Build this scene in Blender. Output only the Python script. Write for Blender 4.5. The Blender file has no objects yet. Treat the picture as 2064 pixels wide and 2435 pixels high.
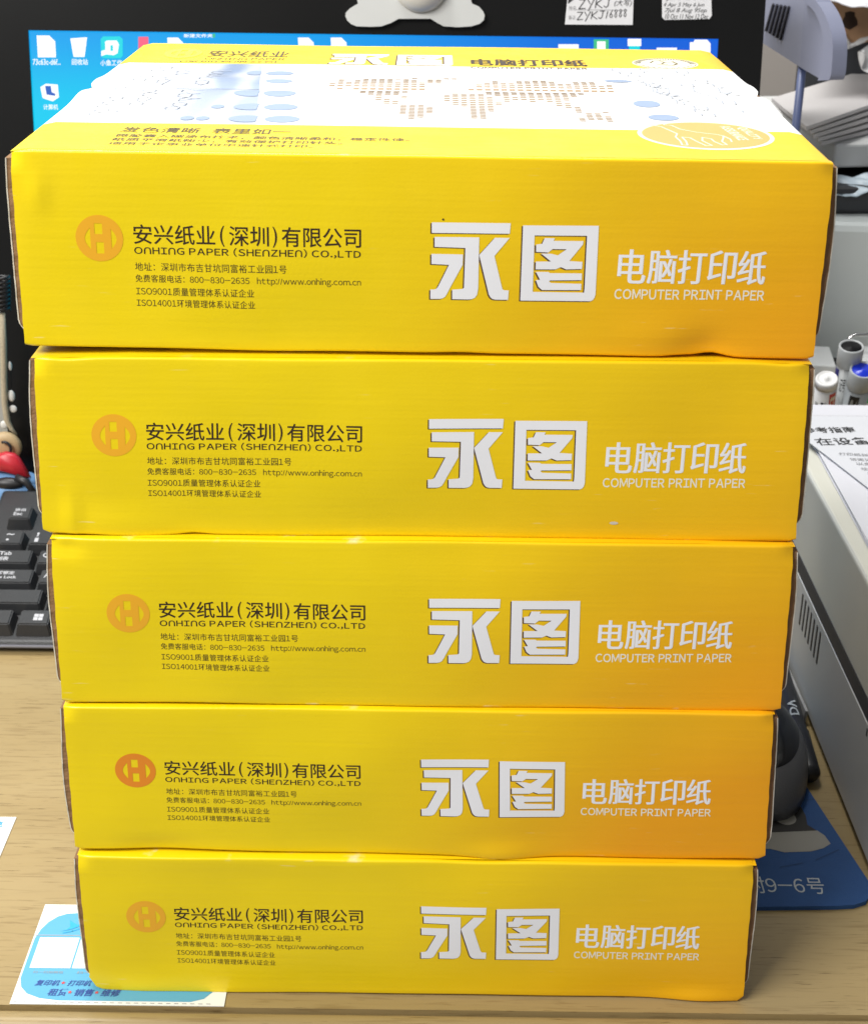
import bpy, bmesh, math, random
from mathutils import Vector, Matrix
from mathutils.geometry import tessellate_polygon
random.seed(7)
SC = bpy.context.scene
COL = SC.collection
PI = math.pi

# ---------------------------------------------------------------- camera
CAM = Vector((0.0047, -0.5222, 0.4762))
RI = Vector((0.9999, 0.0046, 0.0114)); UP = Vector((-0.0123, 0.4228, 0.9061)); FW = Vector((0.0007, 0.9062, -0.4228))
FPX = 3609.5
cd = bpy.data.cameras.new('camera'); cam = bpy.data.objects.new('camera', cd); COL.objects.link(cam)
cam.matrix_world = Matrix(((RI.x, UP.x, -FW.x, CAM.x), (RI.y, UP.y, -FW.y, CAM.y), (RI.z, UP.z, -FW.z, CAM.z), (0, 0, 0, 1)))
cd.sensor_fit = 'HORIZONTAL'; cd.sensor_width = 36.0; cd.lens = 36.0 * FPX / 2064
cd.clip_start = 0.01; cd.clip_end = 50
cd.dof.use_dof = True; cd.dof.focus_distance = 0.62; cd.dof.aperture_fstop = 40
SC.camera = cam

# ---------------------------------------------------------------- light
w = bpy.data.worlds.new('World'); SC.world = w; w.use_nodes = True
w.node_tree.nodes['Background'].inputs[0].default_value = (0.93, 0.96, 1.0, 1)
w.node_tree.nodes['Background'].inputs[1].default_value = 0.24
def area(name, loc, target, sx, sy, power, col=(1, 1, 1)):
    l = bpy.data.lights.new(name, 'AREA'); l.shape = 'RECTANGLE'; l.size = sx; l.size_y = sy; l.energy = power; l.color = col
    o = bpy.data.objects.new(name, l); COL.objects.link(o); o.location = loc
    o.rotation_euler = (Vector(target) - Vector(loc)).to_track_quat('-Z', 'Y').to_euler(); return o
area('ceiling_panel_light', (-1.10, -0.80, 1.45), (-0.1, 0.05, 0.25), 1.1, 0.6, 52, (1.0, 0.975, 0.93))
area('ceiling_panel_light', (-0.35, 0.60, 2.0), (0.0, 0.2, 0.3), 1.2, 0.35, 42, (1.0, 0.985, 0.95))
SC.view_settings.view_transform = 'Standard'
SC.view_settings.look = 'None'
SC.view_settings.exposure = 0.0
SC.view_settings.gamma = 1.0
SC.cycles.max_bounces = 8

# ---------------------------------------------------------------- helpers
def at(px, py, p, n):
    """point of the plane (p, n) seen at photo pixel px, py (2064 x 2435)"""
    d = FW + RI * ((px - 1032) / FPX) - UP * ((py - 1217.5) / FPX)
    p = Vector(p); n = Vector(n)
    return CAM + d * ((p - CAM).dot(n) / d.dot(n))
def atz(px, py, z=0.0): return at(px, py, (0, 0, z), (0, 0, 1))
def aty(px, py, y): return at(px, py, (0, y, 0), (0, 1, 0))

def mat(name, col, rough=0.5, var=0.06, vscale=30.0, bump=0.0, bscale=200.0, spec=0.5, metal=0.0, coat=0.0, alpha=None):
    m = bpy.data.materials.new(name); m.use_nodes = True
    nt = m.node_tree; b = nt.nodes['Principled BSDF']
    b.inputs['Roughness'].default_value = rough; b.inputs['Metallic'].default_value = metal
    b.inputs['Specular IOR Level'].default_value = spec; b.inputs['Coat Weight'].default_value = coat
    tc = nt.nodes.new('ShaderNodeTexCoord'); n = nt.nodes.new('ShaderNodeTexNoise')
    n.inputs['Scale'].default_value = vscale; n.inputs['Detail'].default_value = 3
    nt.links.new(tc.outputs['Object'], n.inputs['Vector'])
    mx = nt.nodes.new('ShaderNodeMix'); mx.data_type = 'RGBA'
    mx.inputs[6].default_value = (*[c * (1 - var) for c in col], 1); mx.inputs[7].default_value = (*[min(1, c * (1 + var)) for c in col], 1)
    nt.links.new(n.outputs['Fac'], mx.inputs[0]); nt.links.new(mx.outputs[2], b.inputs['Base Color'])
    if bump:
        n2 = nt.nodes.new('ShaderNodeTexNoise'); n2.inputs['Scale'].default_value = bscale; n2.inputs['Detail'].default_value = 2
        nt.links.new(tc.outputs['Object'], n2.inputs['Vector'])
        bp = nt.nodes.new('ShaderNodeBump'); bp.inputs['Strength'].default_value = bump; bp.inputs['Distance'].default_value = 0.001
        nt.links.new(n2.outputs['Fac'], bp.inputs['Height']); nt.links.new(bp.outputs['Normal'], b.inputs['Normal'])
    return m
def emit(name, col, strength):
    m = bpy.data.materials.new(name); m.use_nodes = True; nt = m.node_tree; b = nt.nodes['Principled BSDF']
    b.inputs['Base Color'].default_value = (0.01, 0.01, 0.01, 1); b.inputs['Roughness'].default_value = 0.3
    b.inputs['Emission Color'].default_value = (*col, 1); b.inputs['Emission Strength'].default_value = strength
    return m

def link(name, verts, faces, material, parent=None, smooth=False, mats=None, mi=None):
    me = bpy.data.meshes.new(name); me.from_pydata([tuple(v) for v in verts], [], faces)
    for m in ([material] if mats is None else mats): me.materials.append(m)
    if mi:
        for p, k in zip(me.polygons, mi): p.material_index = k
    if smooth:
        for p in me.polygons: p.use_smooth = True
    me.update()
    o = bpy.data.objects.new(name, me); COL.objects.link(o)
    if parent: o.parent = parent
    return o
def linkbm(name, bm, material, parent=None, smooth=False):
    bmesh.ops.recalc_face_normals(bm, faces=bm.faces)
    me = bpy.data.meshes.new(name); bm.to_mesh(me); bm.free(); me.materials.append(material)
    if smooth:
        for p in me.polygons: p.use_smooth = True
    o = bpy.data.objects.new(name, me); COL.objects.link(o)
    if parent: o.parent = parent
    return o
def thing(name, label, cat, loc=(0, 0, 0), rotz=0.0, group=None):
    o = bpy.data.objects.new(name, None); COL.objects.link(o); o.empty_display_size = 0.02
    o.location = loc; o.rotation_euler = (0, 0, rotz); tag(o, label, cat, group); return o
def tag(o, label, cat, group=None):
    o['label'] = label; o['category'] = cat
    if group: o['group'] = group
    return o
def box(bm, x0, x1, y0, y1, z0, z1, bev=0.0, seg=2, M=None):
    g = bmesh.ops.create_cube(bm, size=1.0)
    vs = g['verts']
    for v in vs:
        v.co = Vector((x0 + (v.co.x + .5) * (x1 - x0), y0 + (v.co.y + .5) * (y1 - y0), z0 + (v.co.z + .5) * (z1 - z0)))
    if bev:
        es = list({e for v in vs for e in v.link_edges})
        r = bmesh.ops.bevel(bm, geom=es, offset=bev, segments=seg, affect='EDGES', profile=0.5)
        vs = list({v for v in r['verts']} | {v for v in vs if v.is_valid})
    if M is not None:
        for v in vs: v.co = M @ v.co
    return vs
def prism(bm, pts, z0, z1, bev=0.0):
    a = [bm.verts.new((p[0], p[1], z0)) for p in pts]; b = [bm.verts.new((p[0], p[1], z1)) for p in pts]
    n = len(pts); bm.faces.new(a[::-1]); bm.faces.new(b)
    for i in range(n): bm.faces.new((a[i], a[(i + 1) % n], b[(i + 1) % n], b[i]))
def tube(bm, path, r, seg=10, caps=True):
    path = [Vector(p) for p in path]; rings = []
    rr = r if isinstance(r, (list, tuple)) else [r] * len(path)
    for i, p in enumerate(path):
        d = (path[min(i + 1, len(path) - 1)] - path[max(i - 1, 0)]).normalized()
        a = d.orthogonal().normalized() if i == 0 else (pa - d * pa.dot(d)).normalized()
        pa = a; b = d.cross(a)
        rings.append([bm.verts.new(p + (a * math.cos(2 * PI * k / seg) + b * math.sin(2 * PI * k / seg)) * rr[i]) for k in range(seg)])
    for i in range(len(rings) - 1):
        for k in range(seg): bm.faces.new((rings[i][k], rings[i][(k + 1) % seg], rings[i + 1][(k + 1) % seg], rings[i + 1][k]))
    if caps: bm.faces.new(rings[0][::-1]); bm.faces.new(rings[-1])
def lathe(bm, prof, M, seg=28):
    rings = []
    for r, z in prof:
        rings.append([bm.verts.new(M @ Vector((max(r, 1e-5) * math.cos(2 * PI * k / seg), max(r, 1e-5) * math.sin(2 * PI * k / seg), z))) for k in range(seg)])
    for i in range(len(rings) - 1):
        for k in range(seg): bm.faces.new((rings[i][k], rings[i][(k + 1) % seg], rings[i + 1][(k + 1) % seg], rings[i + 1][k]))
    bm.faces.new(rings[0][::-1]); bm.faces.new(rings[-1])

# 2D artwork: (verts2d, faces) lists
_tc = {}
def text2d(body, offset=0.0, shear=0.0, spacing=1.0, res=3):
    key = (body, offset, shear, spacing)
    if key in _tc: return _tc[key]
    c = bpy.data.curves.new('tmp', 'FONT'); c.body = body; c.offset = offset; c.shear = shear; c.space_character = spacing; c.resolution_u = res
    o = bpy.data.objects.new('tmp', c); COL.objects.link(o)
    dg = bpy.context.evaluated_depsgraph_get(); me = bpy.data.meshes.new_from_object(o.evaluated_get(dg))
    vs = [(v.co.x, v.co.y) for v in me.vertices]; fs = [tuple(p.vertices) for p in me.polygons]
    bpy.data.objects.remove(o); bpy.data.curves.remove(c); bpy.data.meshes.remove(me)
    _tc[key] = (vs, fs); return vs, fs
def sans2d(body, offset=0.0, gap=.085):
    key = ('sans', body, offset, gap)
    if key in _tc: return _tc[key]
    arts = []; x = 0.0
    for ch in body:
        if ch == ' ': x += .30; continue
        low = ch == '∩'
        a = text2d('Ｕ' if low else (chr(ord(ch) + 0xFEE0) if 33 <= ord(ch) <= 126 and ch != '/' else ch), offset)
        lo = min(v[0] for v in a[0]); hi = max(v[0] for v in a[0])
        if low:
            ys = [v[1] for v in a[0]]; t = min(ys) + max(ys); a = ([(lo + hi - v[0], t - v[1]) for v in a[0]], a[1])
        if ord(ch) < 127 or low: arts.append(shift(a, x - lo, 0)); x += hi - lo + gap
        else: arts.append(shift(a, x, 0)); x += 1.02
    _tc[key] = join2(*arts); return _tc[key]
def fit(art, x0, y0, x1, y1, skew=0.0):
    vs, fs = art
    ax = min(v[0] for v in vs); bx = max(v[0] for v in vs); ay = min(v[1] for v in vs); by = max(v[1] for v in vs)
    return [(x0 + (v[0] - ax) / (bx - ax) * (x1 - x0) + skew * (v[1] - ay) / (by - ay), y0 + (v[1] - ay) / (by - ay) * (y1 - y0)) for v in vs], fs
def poly(outer, *holes):
    loops = [[Vector((p[0], p[1], 0)) for p in l] for l in (outer, *holes)]
    tris = tessellate_polygon(loops)
    return [(v.x, v.y) for l in loops for v in l], [tuple(t) for t in tris]
def ell(cx, cy, rx, ry, n=48, a0=0.0, a1=2 * PI):
    return [(cx + rx * math.cos(a0 + (a1 - a0) * i / n), cy + ry * math.sin(a0 + (a1 - a0) * i / n)) for i in range(n)]
def stroke(pts, wd, closed=False):
    vs, fs = [], []
    n = len(pts)
    for i in range(n if closed else n - 1):
        a = Vector(pts[i]); b = Vector(pts[(i + 1) % n]); d = (b - a)
        if d.length < 1e-9: continue
        d.normalize(); q = Vector((-d.y, d.x)) * wd / 2; e = d * wd * 0.3
        k = len(vs)
        vs += [tuple(a - e - q), tuple(b + e - q), tuple(b + e + q), tuple(a - e + q)]; fs.append((k, k + 1, k + 2, k + 3))
    return vs, fs
def join2(*arts):
    vs, fs = [], []
    for a in arts:
        k = len(vs); vs += list(a[0]); fs += [tuple(i + k for i in f) for f in a[1]]
    return vs, fs
def shift(art, dx, dy): return [(v[0] + dx, v[1] + dy) for v in art[0]], art[1]
def rot2(art, cx, cy, a, sx=1, sy=1):
    c, s = math.cos(a), math.sin(a)
    return [(cx + (v[0] * c - v[1] * s) * sx, cy + (v[0] * s + v[1] * c) * sy) for v in art[0]], art[1]
def decal(name, art, P, material, parent, grid=0.0):
    """lay flat artwork on a surface P(x, y) -> 3D; big shapes are cut on a grid so that they follow it"""
    bm = bmesh.new(); vv = [bm.verts.new((x, y, 0)) for x, y in art[0]]
    for f in art[1]:
        if len(set(f)) < 3: continue
        try: bm.faces.new([vv[i] for i in f])
        except ValueError: pass
    if grid:
        for ax in (0, 1):
            lo = min(v.co[ax] for v in bm.verts); hi = max(v.co[ax] for v in bm.verts); q = lo + grid
            while q < hi:
                pn = Vector((1, 0, 0)) if ax == 0 else Vector((0, 1, 0))
                bmesh.ops.bisect_plane(bm, geom=bm.verts[:] + bm.edges[:] + bm.faces[:], plane_co=pn * q, plane_no=pn, dist=1e-7); q += grid
    for v in bm.verts: v.co = Vector(P(v.co.x, v.co.y))
    me = bpy.data.meshes.new(name); bm.to_mesh(me); bm.free(); me.materials.append(material)
    o = bpy.data.objects.new(name, me); COL.objects.link(o); o.parent = parent; return o
def plane_P(p, ex, ey, off=0.0):
    p, ex, ey = Vector(p), Vector(ex), Vector(ey); n = ex.cross(ey).normalized()
    return lambda x, y: p + ex * x + ey * y + n * off

# ---------------------------------------------------------------- materials
def carton_mat(name, orange, top=False):
    m = bpy.data.materials.new(name); m.use_nodes = True; nt = m.node_tree; N = nt.nodes; L = nt.links; b = N['Principled BSDF']
    tc = N.new('ShaderNodeTexCoord'); sp = N.new('ShaderNodeSeparateXYZ'); L.new(tc.outputs['Object'], sp.inputs[0])
    def math_(op, a, b_, c=None):
        n = N.new('ShaderNodeMath'); n.operation = op
        for i, q in enumerate((a, b_, c)):
            if q is None: continue
            if hasattr(q, 'is_linked'): L.new(q, n.inputs[i])
            else: n.inputs[i].default_value = q
        return n.outputs[0]
    def rng(val, a, b_, lo=0.0, hi=1.0, smooth=True):
        n = N.new('ShaderNodeMapRange'); n.interpolation_type = 'SMOOTHSTEP' if smooth else 'LINEAR'
        L.new(val, n.inputs[0]); n.inputs[1].default_value = a; n.inputs[2].default_value = b_; n.inputs[3].default_value = lo; n.inputs[4].default_value = hi
        return n.outputs[0]
    def mixc(f, a, b_):
        n = N.new('ShaderNodeMix'); n.data_type = 'RGBA'
        L.new(f, n.inputs[0])
        for i, q in ((6, a), (7, b_)):
            if hasattr(q, 'is_linked'): L.new(q, n.inputs[i])
            else: n.inputs[i].default_value = (*q, 1)
        return n.outputs[2]
    # the printed yellow-to-orange blend of the carton
    gx = rng(sp.outputs[0], -0.06, 0.15)
    gz = rng(sp.outputs[2], 0.0, 0.08, 1.0, 0.62)
    g = math_('MINIMUM', math_('MULTIPLY', math_('MULTIPLY', gx, gz), orange), 1.0)
    col = mixc(g, (0.87, 0.655, 0.004), (0.83, 0.355, 0.006))
    n1 = N.new('ShaderNodeTexNoise'); n1.inputs['Scale'].default_value = 14; n1.inputs['Detail'].default_value = 5; L.new(tc.outputs['Object'], n1.inputs['Vector'])
    hs = N.new('ShaderNodeHueSaturation'); L.new(col, hs.inputs['Color']); L.new(rng(n1.outputs['Fac'], .3, .7, .96, 1.03), hs.inputs['Value'])
    col = hs.outputs['Color']
    if not top:
        nw = N.new('ShaderNodeTexNoise'); nw.inputs['Scale'].default_value = 55; nw.inputs['Detail'].default_value = 4; L.new(tc.outputs['Object'], nw.inputs['Vector'])
        ms_ = N.new('ShaderNodeMapping'); ms_.inputs['Scale'].default_value = (60, 60, 700); ms_.inputs['Rotation'].default_value = (0, .5 + orange, 0); L.new(tc.outputs['Object'], ms_.inputs['Vector'])
        ns = N.new('ShaderNodeTexNoise'); ns.inputs['Scale'].default_value = 1.0; ns.inputs['Detail'].default_value = 3; L.new(ms_.outputs[0], ns.inputs['Vector'])
        nb = N.new('ShaderNodeTexNoise'); nb.inputs['Scale'].default_value = 18; L.new(tc.outputs['Object'], nb.inputs['Vector'])
        col = mixc(math_('MULTIPLY', math_('MULTIPLY', rng(ns.outputs['Fac'], .66, .74), rng(nb.outputs['Fac'], .50, .62)), .35), col, (0.84, 0.76, 0.45))
        zed = math_('MAXIMUM', rng(sp.outputs[2], .0722, .0731), rng(sp.outputs[2], .0012, .0004))
        wear = math_('MULTIPLY', zed, rng(nw.outputs['Fac'], .58, .72))
        col = mixc(wear, col, (0.80, 0.74, 0.56))
    if top:
        y = sp.outputs[1]; x = sp.outputs[0]
        band = math_('MULTIPLY', rng(y, .0505, .0512), rng(y, .1958, .1965, 1, 0))
        # pale blue picture strip on the white band
        bl = math_('MULTIPLY', rng(x, -.128, -.088), rng(math_('ADD', x, math_('MULTIPLY', y, .09)), -.0585, -.0581, 1, 0))
        n2 = N.new('ShaderNodeTexNoise'); n2.inputs['Scale'].default_value = 30; n2.inputs['Detail'].default_value = 3; L.new(tc.outputs['Object'], n2.inputs['Vector'])
        wv = N.new('ShaderNodeTexWave'); wv.inputs['Scale'].default_value = 16; wv.inputs['Distortion'].default_value = 3; wv.inputs['Detail'].default_value = 1; L.new(tc.outputs['Object'], wv.inputs['Vector'])
        bl = math_('MULTIPLY', bl, rng(y, .052, .19, .62, .95))
        bl = math_('MULTIPLY', bl, rng(math_('ADD', math_('MULTIPLY', wv.outputs['Fac'], .5), n2.outputs['Fac']), .3, 1.0, .55, 1.0))
        white = mixc(bl, (0.84, 0.845, 0.85), (0.12, 0.20, 0.36))
        col = mixc(band, col, white)
    L.new(col, b.inputs['Base Color'])
    n3 = N.new('ShaderNodeTexNoise'); n3.inputs['Scale'].default_value = 60; n3.inputs['Detail'].default_value = 4; L.new(tc.outputs['Object'], n3.inputs['Vector'])
    L.new(rng(n3.outputs['Fac'], .3, .7, .30, .40), b.inputs['Roughness'])
    b.inputs['Specular IOR Level'].default_value = 0.45
    # faint washboard of the corrugated board
    mp = N.new('ShaderNodeMapping'); mp.inputs['Scale'].default_value = (14, 14, 330) if not top else (14, 330, 14); L.new(tc.outputs['Object'], mp.inputs['Vector'])
    n4 = N.new('ShaderNodeTexNoise'); n4.inputs['Scale'].default_value = 1.0; n4.inputs['Detail'].default_value = 2; L.new(mp.outputs[0], n4.inputs['Vector'])
    n5 = N.new('ShaderNodeTexNoise'); n5.inputs['Scale'].default_value = 900; L.new(tc.outputs['Object'], n5.inputs['Vector'])
    h = math_('ADD', math_('MULTIPLY', n4.outputs['Fac'], 1.0), math_('MULTIPLY', n5.outputs['Fac'], .35))
    bp = N.new('ShaderNodeBump'); bp.inputs['Strength'].default_value = 0.16; bp.inputs['Distance'].default_value = 0.0007
    L.new(h, bp.inputs['Height']); L.new(bp.outputs['Normal'], b.inputs['Normal'])
    return m
M_brown = mat('raw corrugated board', (0.24, 0.135, 0.065), 0.9, 0.25, 120, 0.6, 500)
M_liner = mat('white outer liner', (0.62, 0.58, 0.50), 0.7, 0.15, 200)
M_dark = mat('dark brown print', (0.035, 0.018, 0.008), 0.45)
M_small = mat('brown small print', (0.075, 0.05, 0.01), 0.5)
M_lidink = mat('faded brown lid print', (0.10, 0.07, 0.02), 0.5)
M_lidlogo = mat('faint orange lid print', (0.80, 0.50, 0.04), 0.45)
M_logo = mat('orange print', (0.86, 0.43, 0.020), 0.38)
M_logo4 = mat('deep orange print', (0.78, 0.25, 0.016), 0.38)
M_white = mat('white print', (0.84, 0.84, 0.87), 0.4, 0.03)
M_cream = mat('thin white print', (0.84, 0.80, 0.66), 0.45)
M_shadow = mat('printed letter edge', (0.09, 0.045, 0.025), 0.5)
M_paleblue = mat('pale blue print', (0.25, 0.33, 0.48), 0.4)
M_paleline = mat('pale grey line print', (0.36, 0.39, 0.45), 0.4)
M_mapdot = mat('tan map dots', (0.30, 0.20, 0.11), 0.4)
M_badge = mat('apricot badge print', (0.60, 0.37, 0.10), 0.4)
M_badgeline = mat('cream badge lines', (0.84, 0.80, 0.62), 0.4)
M_tape = mat('clear tape', (0.8, 0.8, 0.8), 0.15)

# ---------------------------------------------------------------- desk and wall
def wood():
    m = bpy.data.materials.new('light oak laminate'); m.use_nodes = True; nt = m.node_tree; N = nt.nodes; L = nt.links; b = N['Principled BSDF']
    tc = N.new('ShaderNodeTexCoord')
    def nz(scale, det, sc=1.0, dist=0.0):
        mp = N.new('ShaderNodeMapping'); mp.inputs['Scale'].default_value = scale; L.new(tc.outputs['Object'], mp.inputs['Vector'])
        n = N.new('ShaderNodeTexNoise'); n.inputs['Scale'].default_value = sc; n.inputs['Detail'].default_value = det; n.inputs['Distortion'].default_value = dist; L.new(mp.outputs[0], n.inputs['Vector']); return n.outputs['Fac']
    def ramp(f, pts):
        r = N.new('ShaderNodeValToRGB'); L.new(f, r.inputs[0]); e = r.color_ramp.elements
        e[0].position, e[0].color = pts[0][0], (*pts[0][1], 1); e[1].position, e[1].color = pts[-1][0], (*pts[-1][1], 1)
        for p, c in pts[1:-1]:
            q = e.new(p); q.color = (*c, 1)
        return r.outputs[0]
    base = ramp(nz((2.2, 26, 26), 4, dist=.6), [(0.25, (0.285, 0.208, 0.092)), (0.5, (0.312, 0.230, 0.106)), (0.78, (0.338, 0.256, 0.124))])
    fine = ramp(nz((42, 560, 560), 3, dist=.4), [(0.30, (0.74, 0.70, 0.65)), (0.46, (1, 1, 1)), (0.8, (1.04, 1.03, 1.0))])
    dash = ramp(nz((75, 950, 950), 5), [(0.27, (0.42, 0.37, 0.31)), (0.37, (1, 1, 1)), (1.0, (1, 1, 1))])
    def mul(a, c):
        n = N.new('ShaderNodeMix'); n.data_type = 'RGBA'; n.blend_type = 'MULTIPLY'; n.inputs[0].default_value = 0.8; L.new(a, n.inputs[6]); L.new(c, n.inputs[7]); return n.outputs[2]
    L.new(mul(mul(base, fine), dash), b.inputs['Base Color']); b.inputs['Roughness'].default_value = 0.38; b.inputs['Specular IOR Level'].default_value = .4
    return m
M_wood = wood()
desk = thing('desk', 'light oak laminate desk under the stack of yellow cartons', 'desk', (0, 0, -0.03))
bm = bmesh.new(); box(bm, -0.9, 0.9, -0.0150, 1.15, 0.0, 0.030); linkbm('desk_top', bm, M_wood, desk)
bm = bmesh.new(); box(bm, -0.9, 0.9, -0.0262, -0.0156, -0.004, 0.0298, 0.0045, 4); linkbm('edge_band', bm, M_wood, desk, True)
M_wall = mat('painted wall', (0.55, 0.55, 0.54), 0.8, 0.03, 3)
bm = bmesh.new(); box(bm, -2.5, 2.5, 1.30, 1.40, -0.8, 2.4); o = linkbm('wall', bm, M_wall); o['kind'] = 'structure'
bm = bmesh.new(); box(bm, -2.5, 2.5, -2.5, 1.30, -0.80, -0.75); o = linkbm('floor', bm, mat('grey floor', (0.30, 0.29, 0.28), 0.5)); o['kind'] = 'structure'

# ---------------------------------------------------------------- cartons
W, H, D, TW = 0.285, 0.0732, 0.2589, 0.0022
YONG = [
 [(146.17, 49.58), (173.78, 49.76), (173.61, 45.92), (146.22, 45.74)],
 [(147.24, 44.3), (162.91, 44.4), (163.02, 25.18), (162.7, 23.0), (161.98, 21.8), (160.87, 21.23), (159.75, 21.05), (153.88, 21.07), (153.81, 24.71), (157.42, 25.01), (157.97, 25.49), (158.13, 40.42), (147.3, 40.63)],
 [(146.22, 38.01), (157.33, 38.0), (157.3, 34.11), (153.01, 25.4), (152.04, 23.21), (151.32, 21.93), (150.39, 21.32), (149.46, 21.11), (146.09, 21.05), (146.04, 24.61), (147.35, 24.64), (148.09, 24.92), (148.64, 25.53), (152.48, 34.03), (146.28, 34.24)],
 [(168.43, 44.37), (173.59, 44.38), (168.44, 37.61), (171.38, 26.11), (171.66, 25.25), (172.16, 24.87), (173.92, 24.78), (173.77, 21.21), (169.1, 21.21), (168.15, 21.47), (167.5, 22.02), (166.88, 23.08), (163.07, 37.91)]]
TU = [
 [(178.14, 49.06), (204.71, 49.26), (204.8, 23.93), (204.5, 22.54), (203.98, 21.7), (203.08, 21.21), (178.15, 21.01)],
 [(182.31, 45.45), (200.75, 45.56), (200.8, 25.83), (200.68, 24.45), (182.43, 24.41)],
 [(185.91, 44.55), (189.48, 44.53), (189.08, 43.56), (199.56, 43.62), (199.44, 42.38), (194.93, 36.22), (199.56, 35.99), (199.51, 33.34), (193.96, 33.09), (192.0, 33.92), (190.19, 33.03), (183.15, 32.91), (183.11, 35.83), (188.47, 35.92), (184.85, 38.85), (188.24, 38.83), (190.78, 38.25), (193.81, 40.55), (188.84, 40.54), (187.41, 39.28), (183.09, 39.4), (182.99, 42.11), (185.07, 42.41)],
 [(183.26, 32.01), (187.71, 32.01), (188.28, 31.59), (199.59, 31.7), (199.63, 29.16), (188.4, 28.85), (188.04, 28.37), (188.81, 27.91), (199.59, 27.78), (199.59, 25.42), (185.75, 25.18), (184.4, 26.34), (183.38, 28.88), (184.86, 29.02)]]
BRAND = join2(*[poly(p) for p in YONG], poly(TU[0], TU[1]), poly(TU[2]), poly(TU[3]))
def scale2(art, s): return [(v[0] * s, v[1] * s) for v in art[0]], art[1]
BRAND_M = scale2(BRAND, 0.001)
def rr(x0, y0, x1, y1): return [(x0, y0), (x1, y0), (x1, y1), (x0, y1)]
def lens(cx, cy, half, depth, side, n=14):
    pts = [(cx, cy - half), (cx, cy + half)]
    for i in range(1, n):
        t = i / n; pts.append((cx + side * depth * math.sin(PI * t), cy + half - 2 * half * t))
    return pts
# ring logo with an H cut-out, drawn round (0, 0), radius 1
LOGO = poly(ell(0, 0, 1, 1, 64), rr(-.19, .18, .14, .64), rr(-.15, -.66, .17, -.17), lens(-.38, -.02, .47, .24, -1), lens(.50, -.02, .43, .22, 1))
T_name = [(text2d(q, 0.008), x0, x1) for q, x0, x1 in (('安兴纸业', 41.3, 70.1), ('(', 71.8, 73.4), ('深圳', 75.0, 89.0), (')', 90.3, 91.9), ('有限公司', 93.5, 121.4))]
# the company's own lettering sets the letter n as a low arch: a turned U
T_en = sans2d('O∩HI∩G PAPER (SHE∩ZHE∩) CO.,LTD', .014, .12)
T_small = [sans2d(s, 0.001) for s in ('地址：深圳市布吉甘坑同富裕工业园1号', '免费客服电话：800-830-2635   http://www.onhing.com.cn', 'ISO9001质量管理体系认证企业', 'ISO14001环境管理体系认证企业')]
T_prod = [text2d(c, 0.0) for c in '电脑打印纸']
T_prod_en = sans2d('COMPUTER PRINT PAPER', 0.018)

# every carton was printed and folded a little differently (metres)
ART = [(0, .0001, 0), (-.0008, .0006, 0), (-.0009, -.0001, 0), (-.0026, .0002, -.006), (-.0016, .0004, .007)]
class Panel:
    def __init__(s, adj, seed, bulge, dents, edge):
        r = random.Random(seed); s.adj = adj; s.art = ART[seed - 20]; s.bulge = bulge; s.dents = dents; s.edge = edge
        s.w = [(r.uniform(10, 45) / W * .02, r.uniform(20, 60), r.uniform(0, 6.28), r.uniform(0, 6.28), r.uniform(.5, 1)) for _ in range(5)]
    def disp(s, u, v):
        d = s.bulge * math.sin(PI * min(max(u, 0), 1)) * math.sin(PI * min(max(v, 0), 1))
        for k, (a, b, p, q, m) in enumerate(s.w): d += 0.00024 * m * math.sin((k + 1) * 2.3 * u * 2 + p) * math.sin((k % 3 + 1) * 2.6 * v + q)
        for (u0, v0, ru, rv, amp) in s.dents: d += amp * math.exp(-((u - u0) / ru) ** 2 - ((v - v0) / rv) ** 2)
        return d
    def xz(s, u, v):
        (a, b), (c, d), (e, f), (g, h) = s.adj          # TL TR BL BR offsets (x, z)
        x = (u - .5) * (W + 2 * TW * (1 - v)) + (a * (1 - u) + c * u) * v + (e * (1 - u) + g * u) * (1 - v)
        z = v * H + (b * (1 - u) + d * u) * v + (f * (1 - u) + h * u) * (1 - v)
        for (side, u0, ru, amp) in s.edge:              # waviness of the top / bottom crease
            k = v ** 6 if side == 't' else (1 - v) ** 6
            z += amp * math.exp(-((u - u0) / ru) ** 2) * k
        return x, z
    def P(s, off=0.0):
        def f(u, v):                                    # metres on the panel
            u += s.art[0] + s.art[2] * (u - .12); v += s.art[1]
            x, z = s.xz(u / W, v / H); return (x, -s.disp(u / W, v / H) - off, z)
        return f

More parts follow.
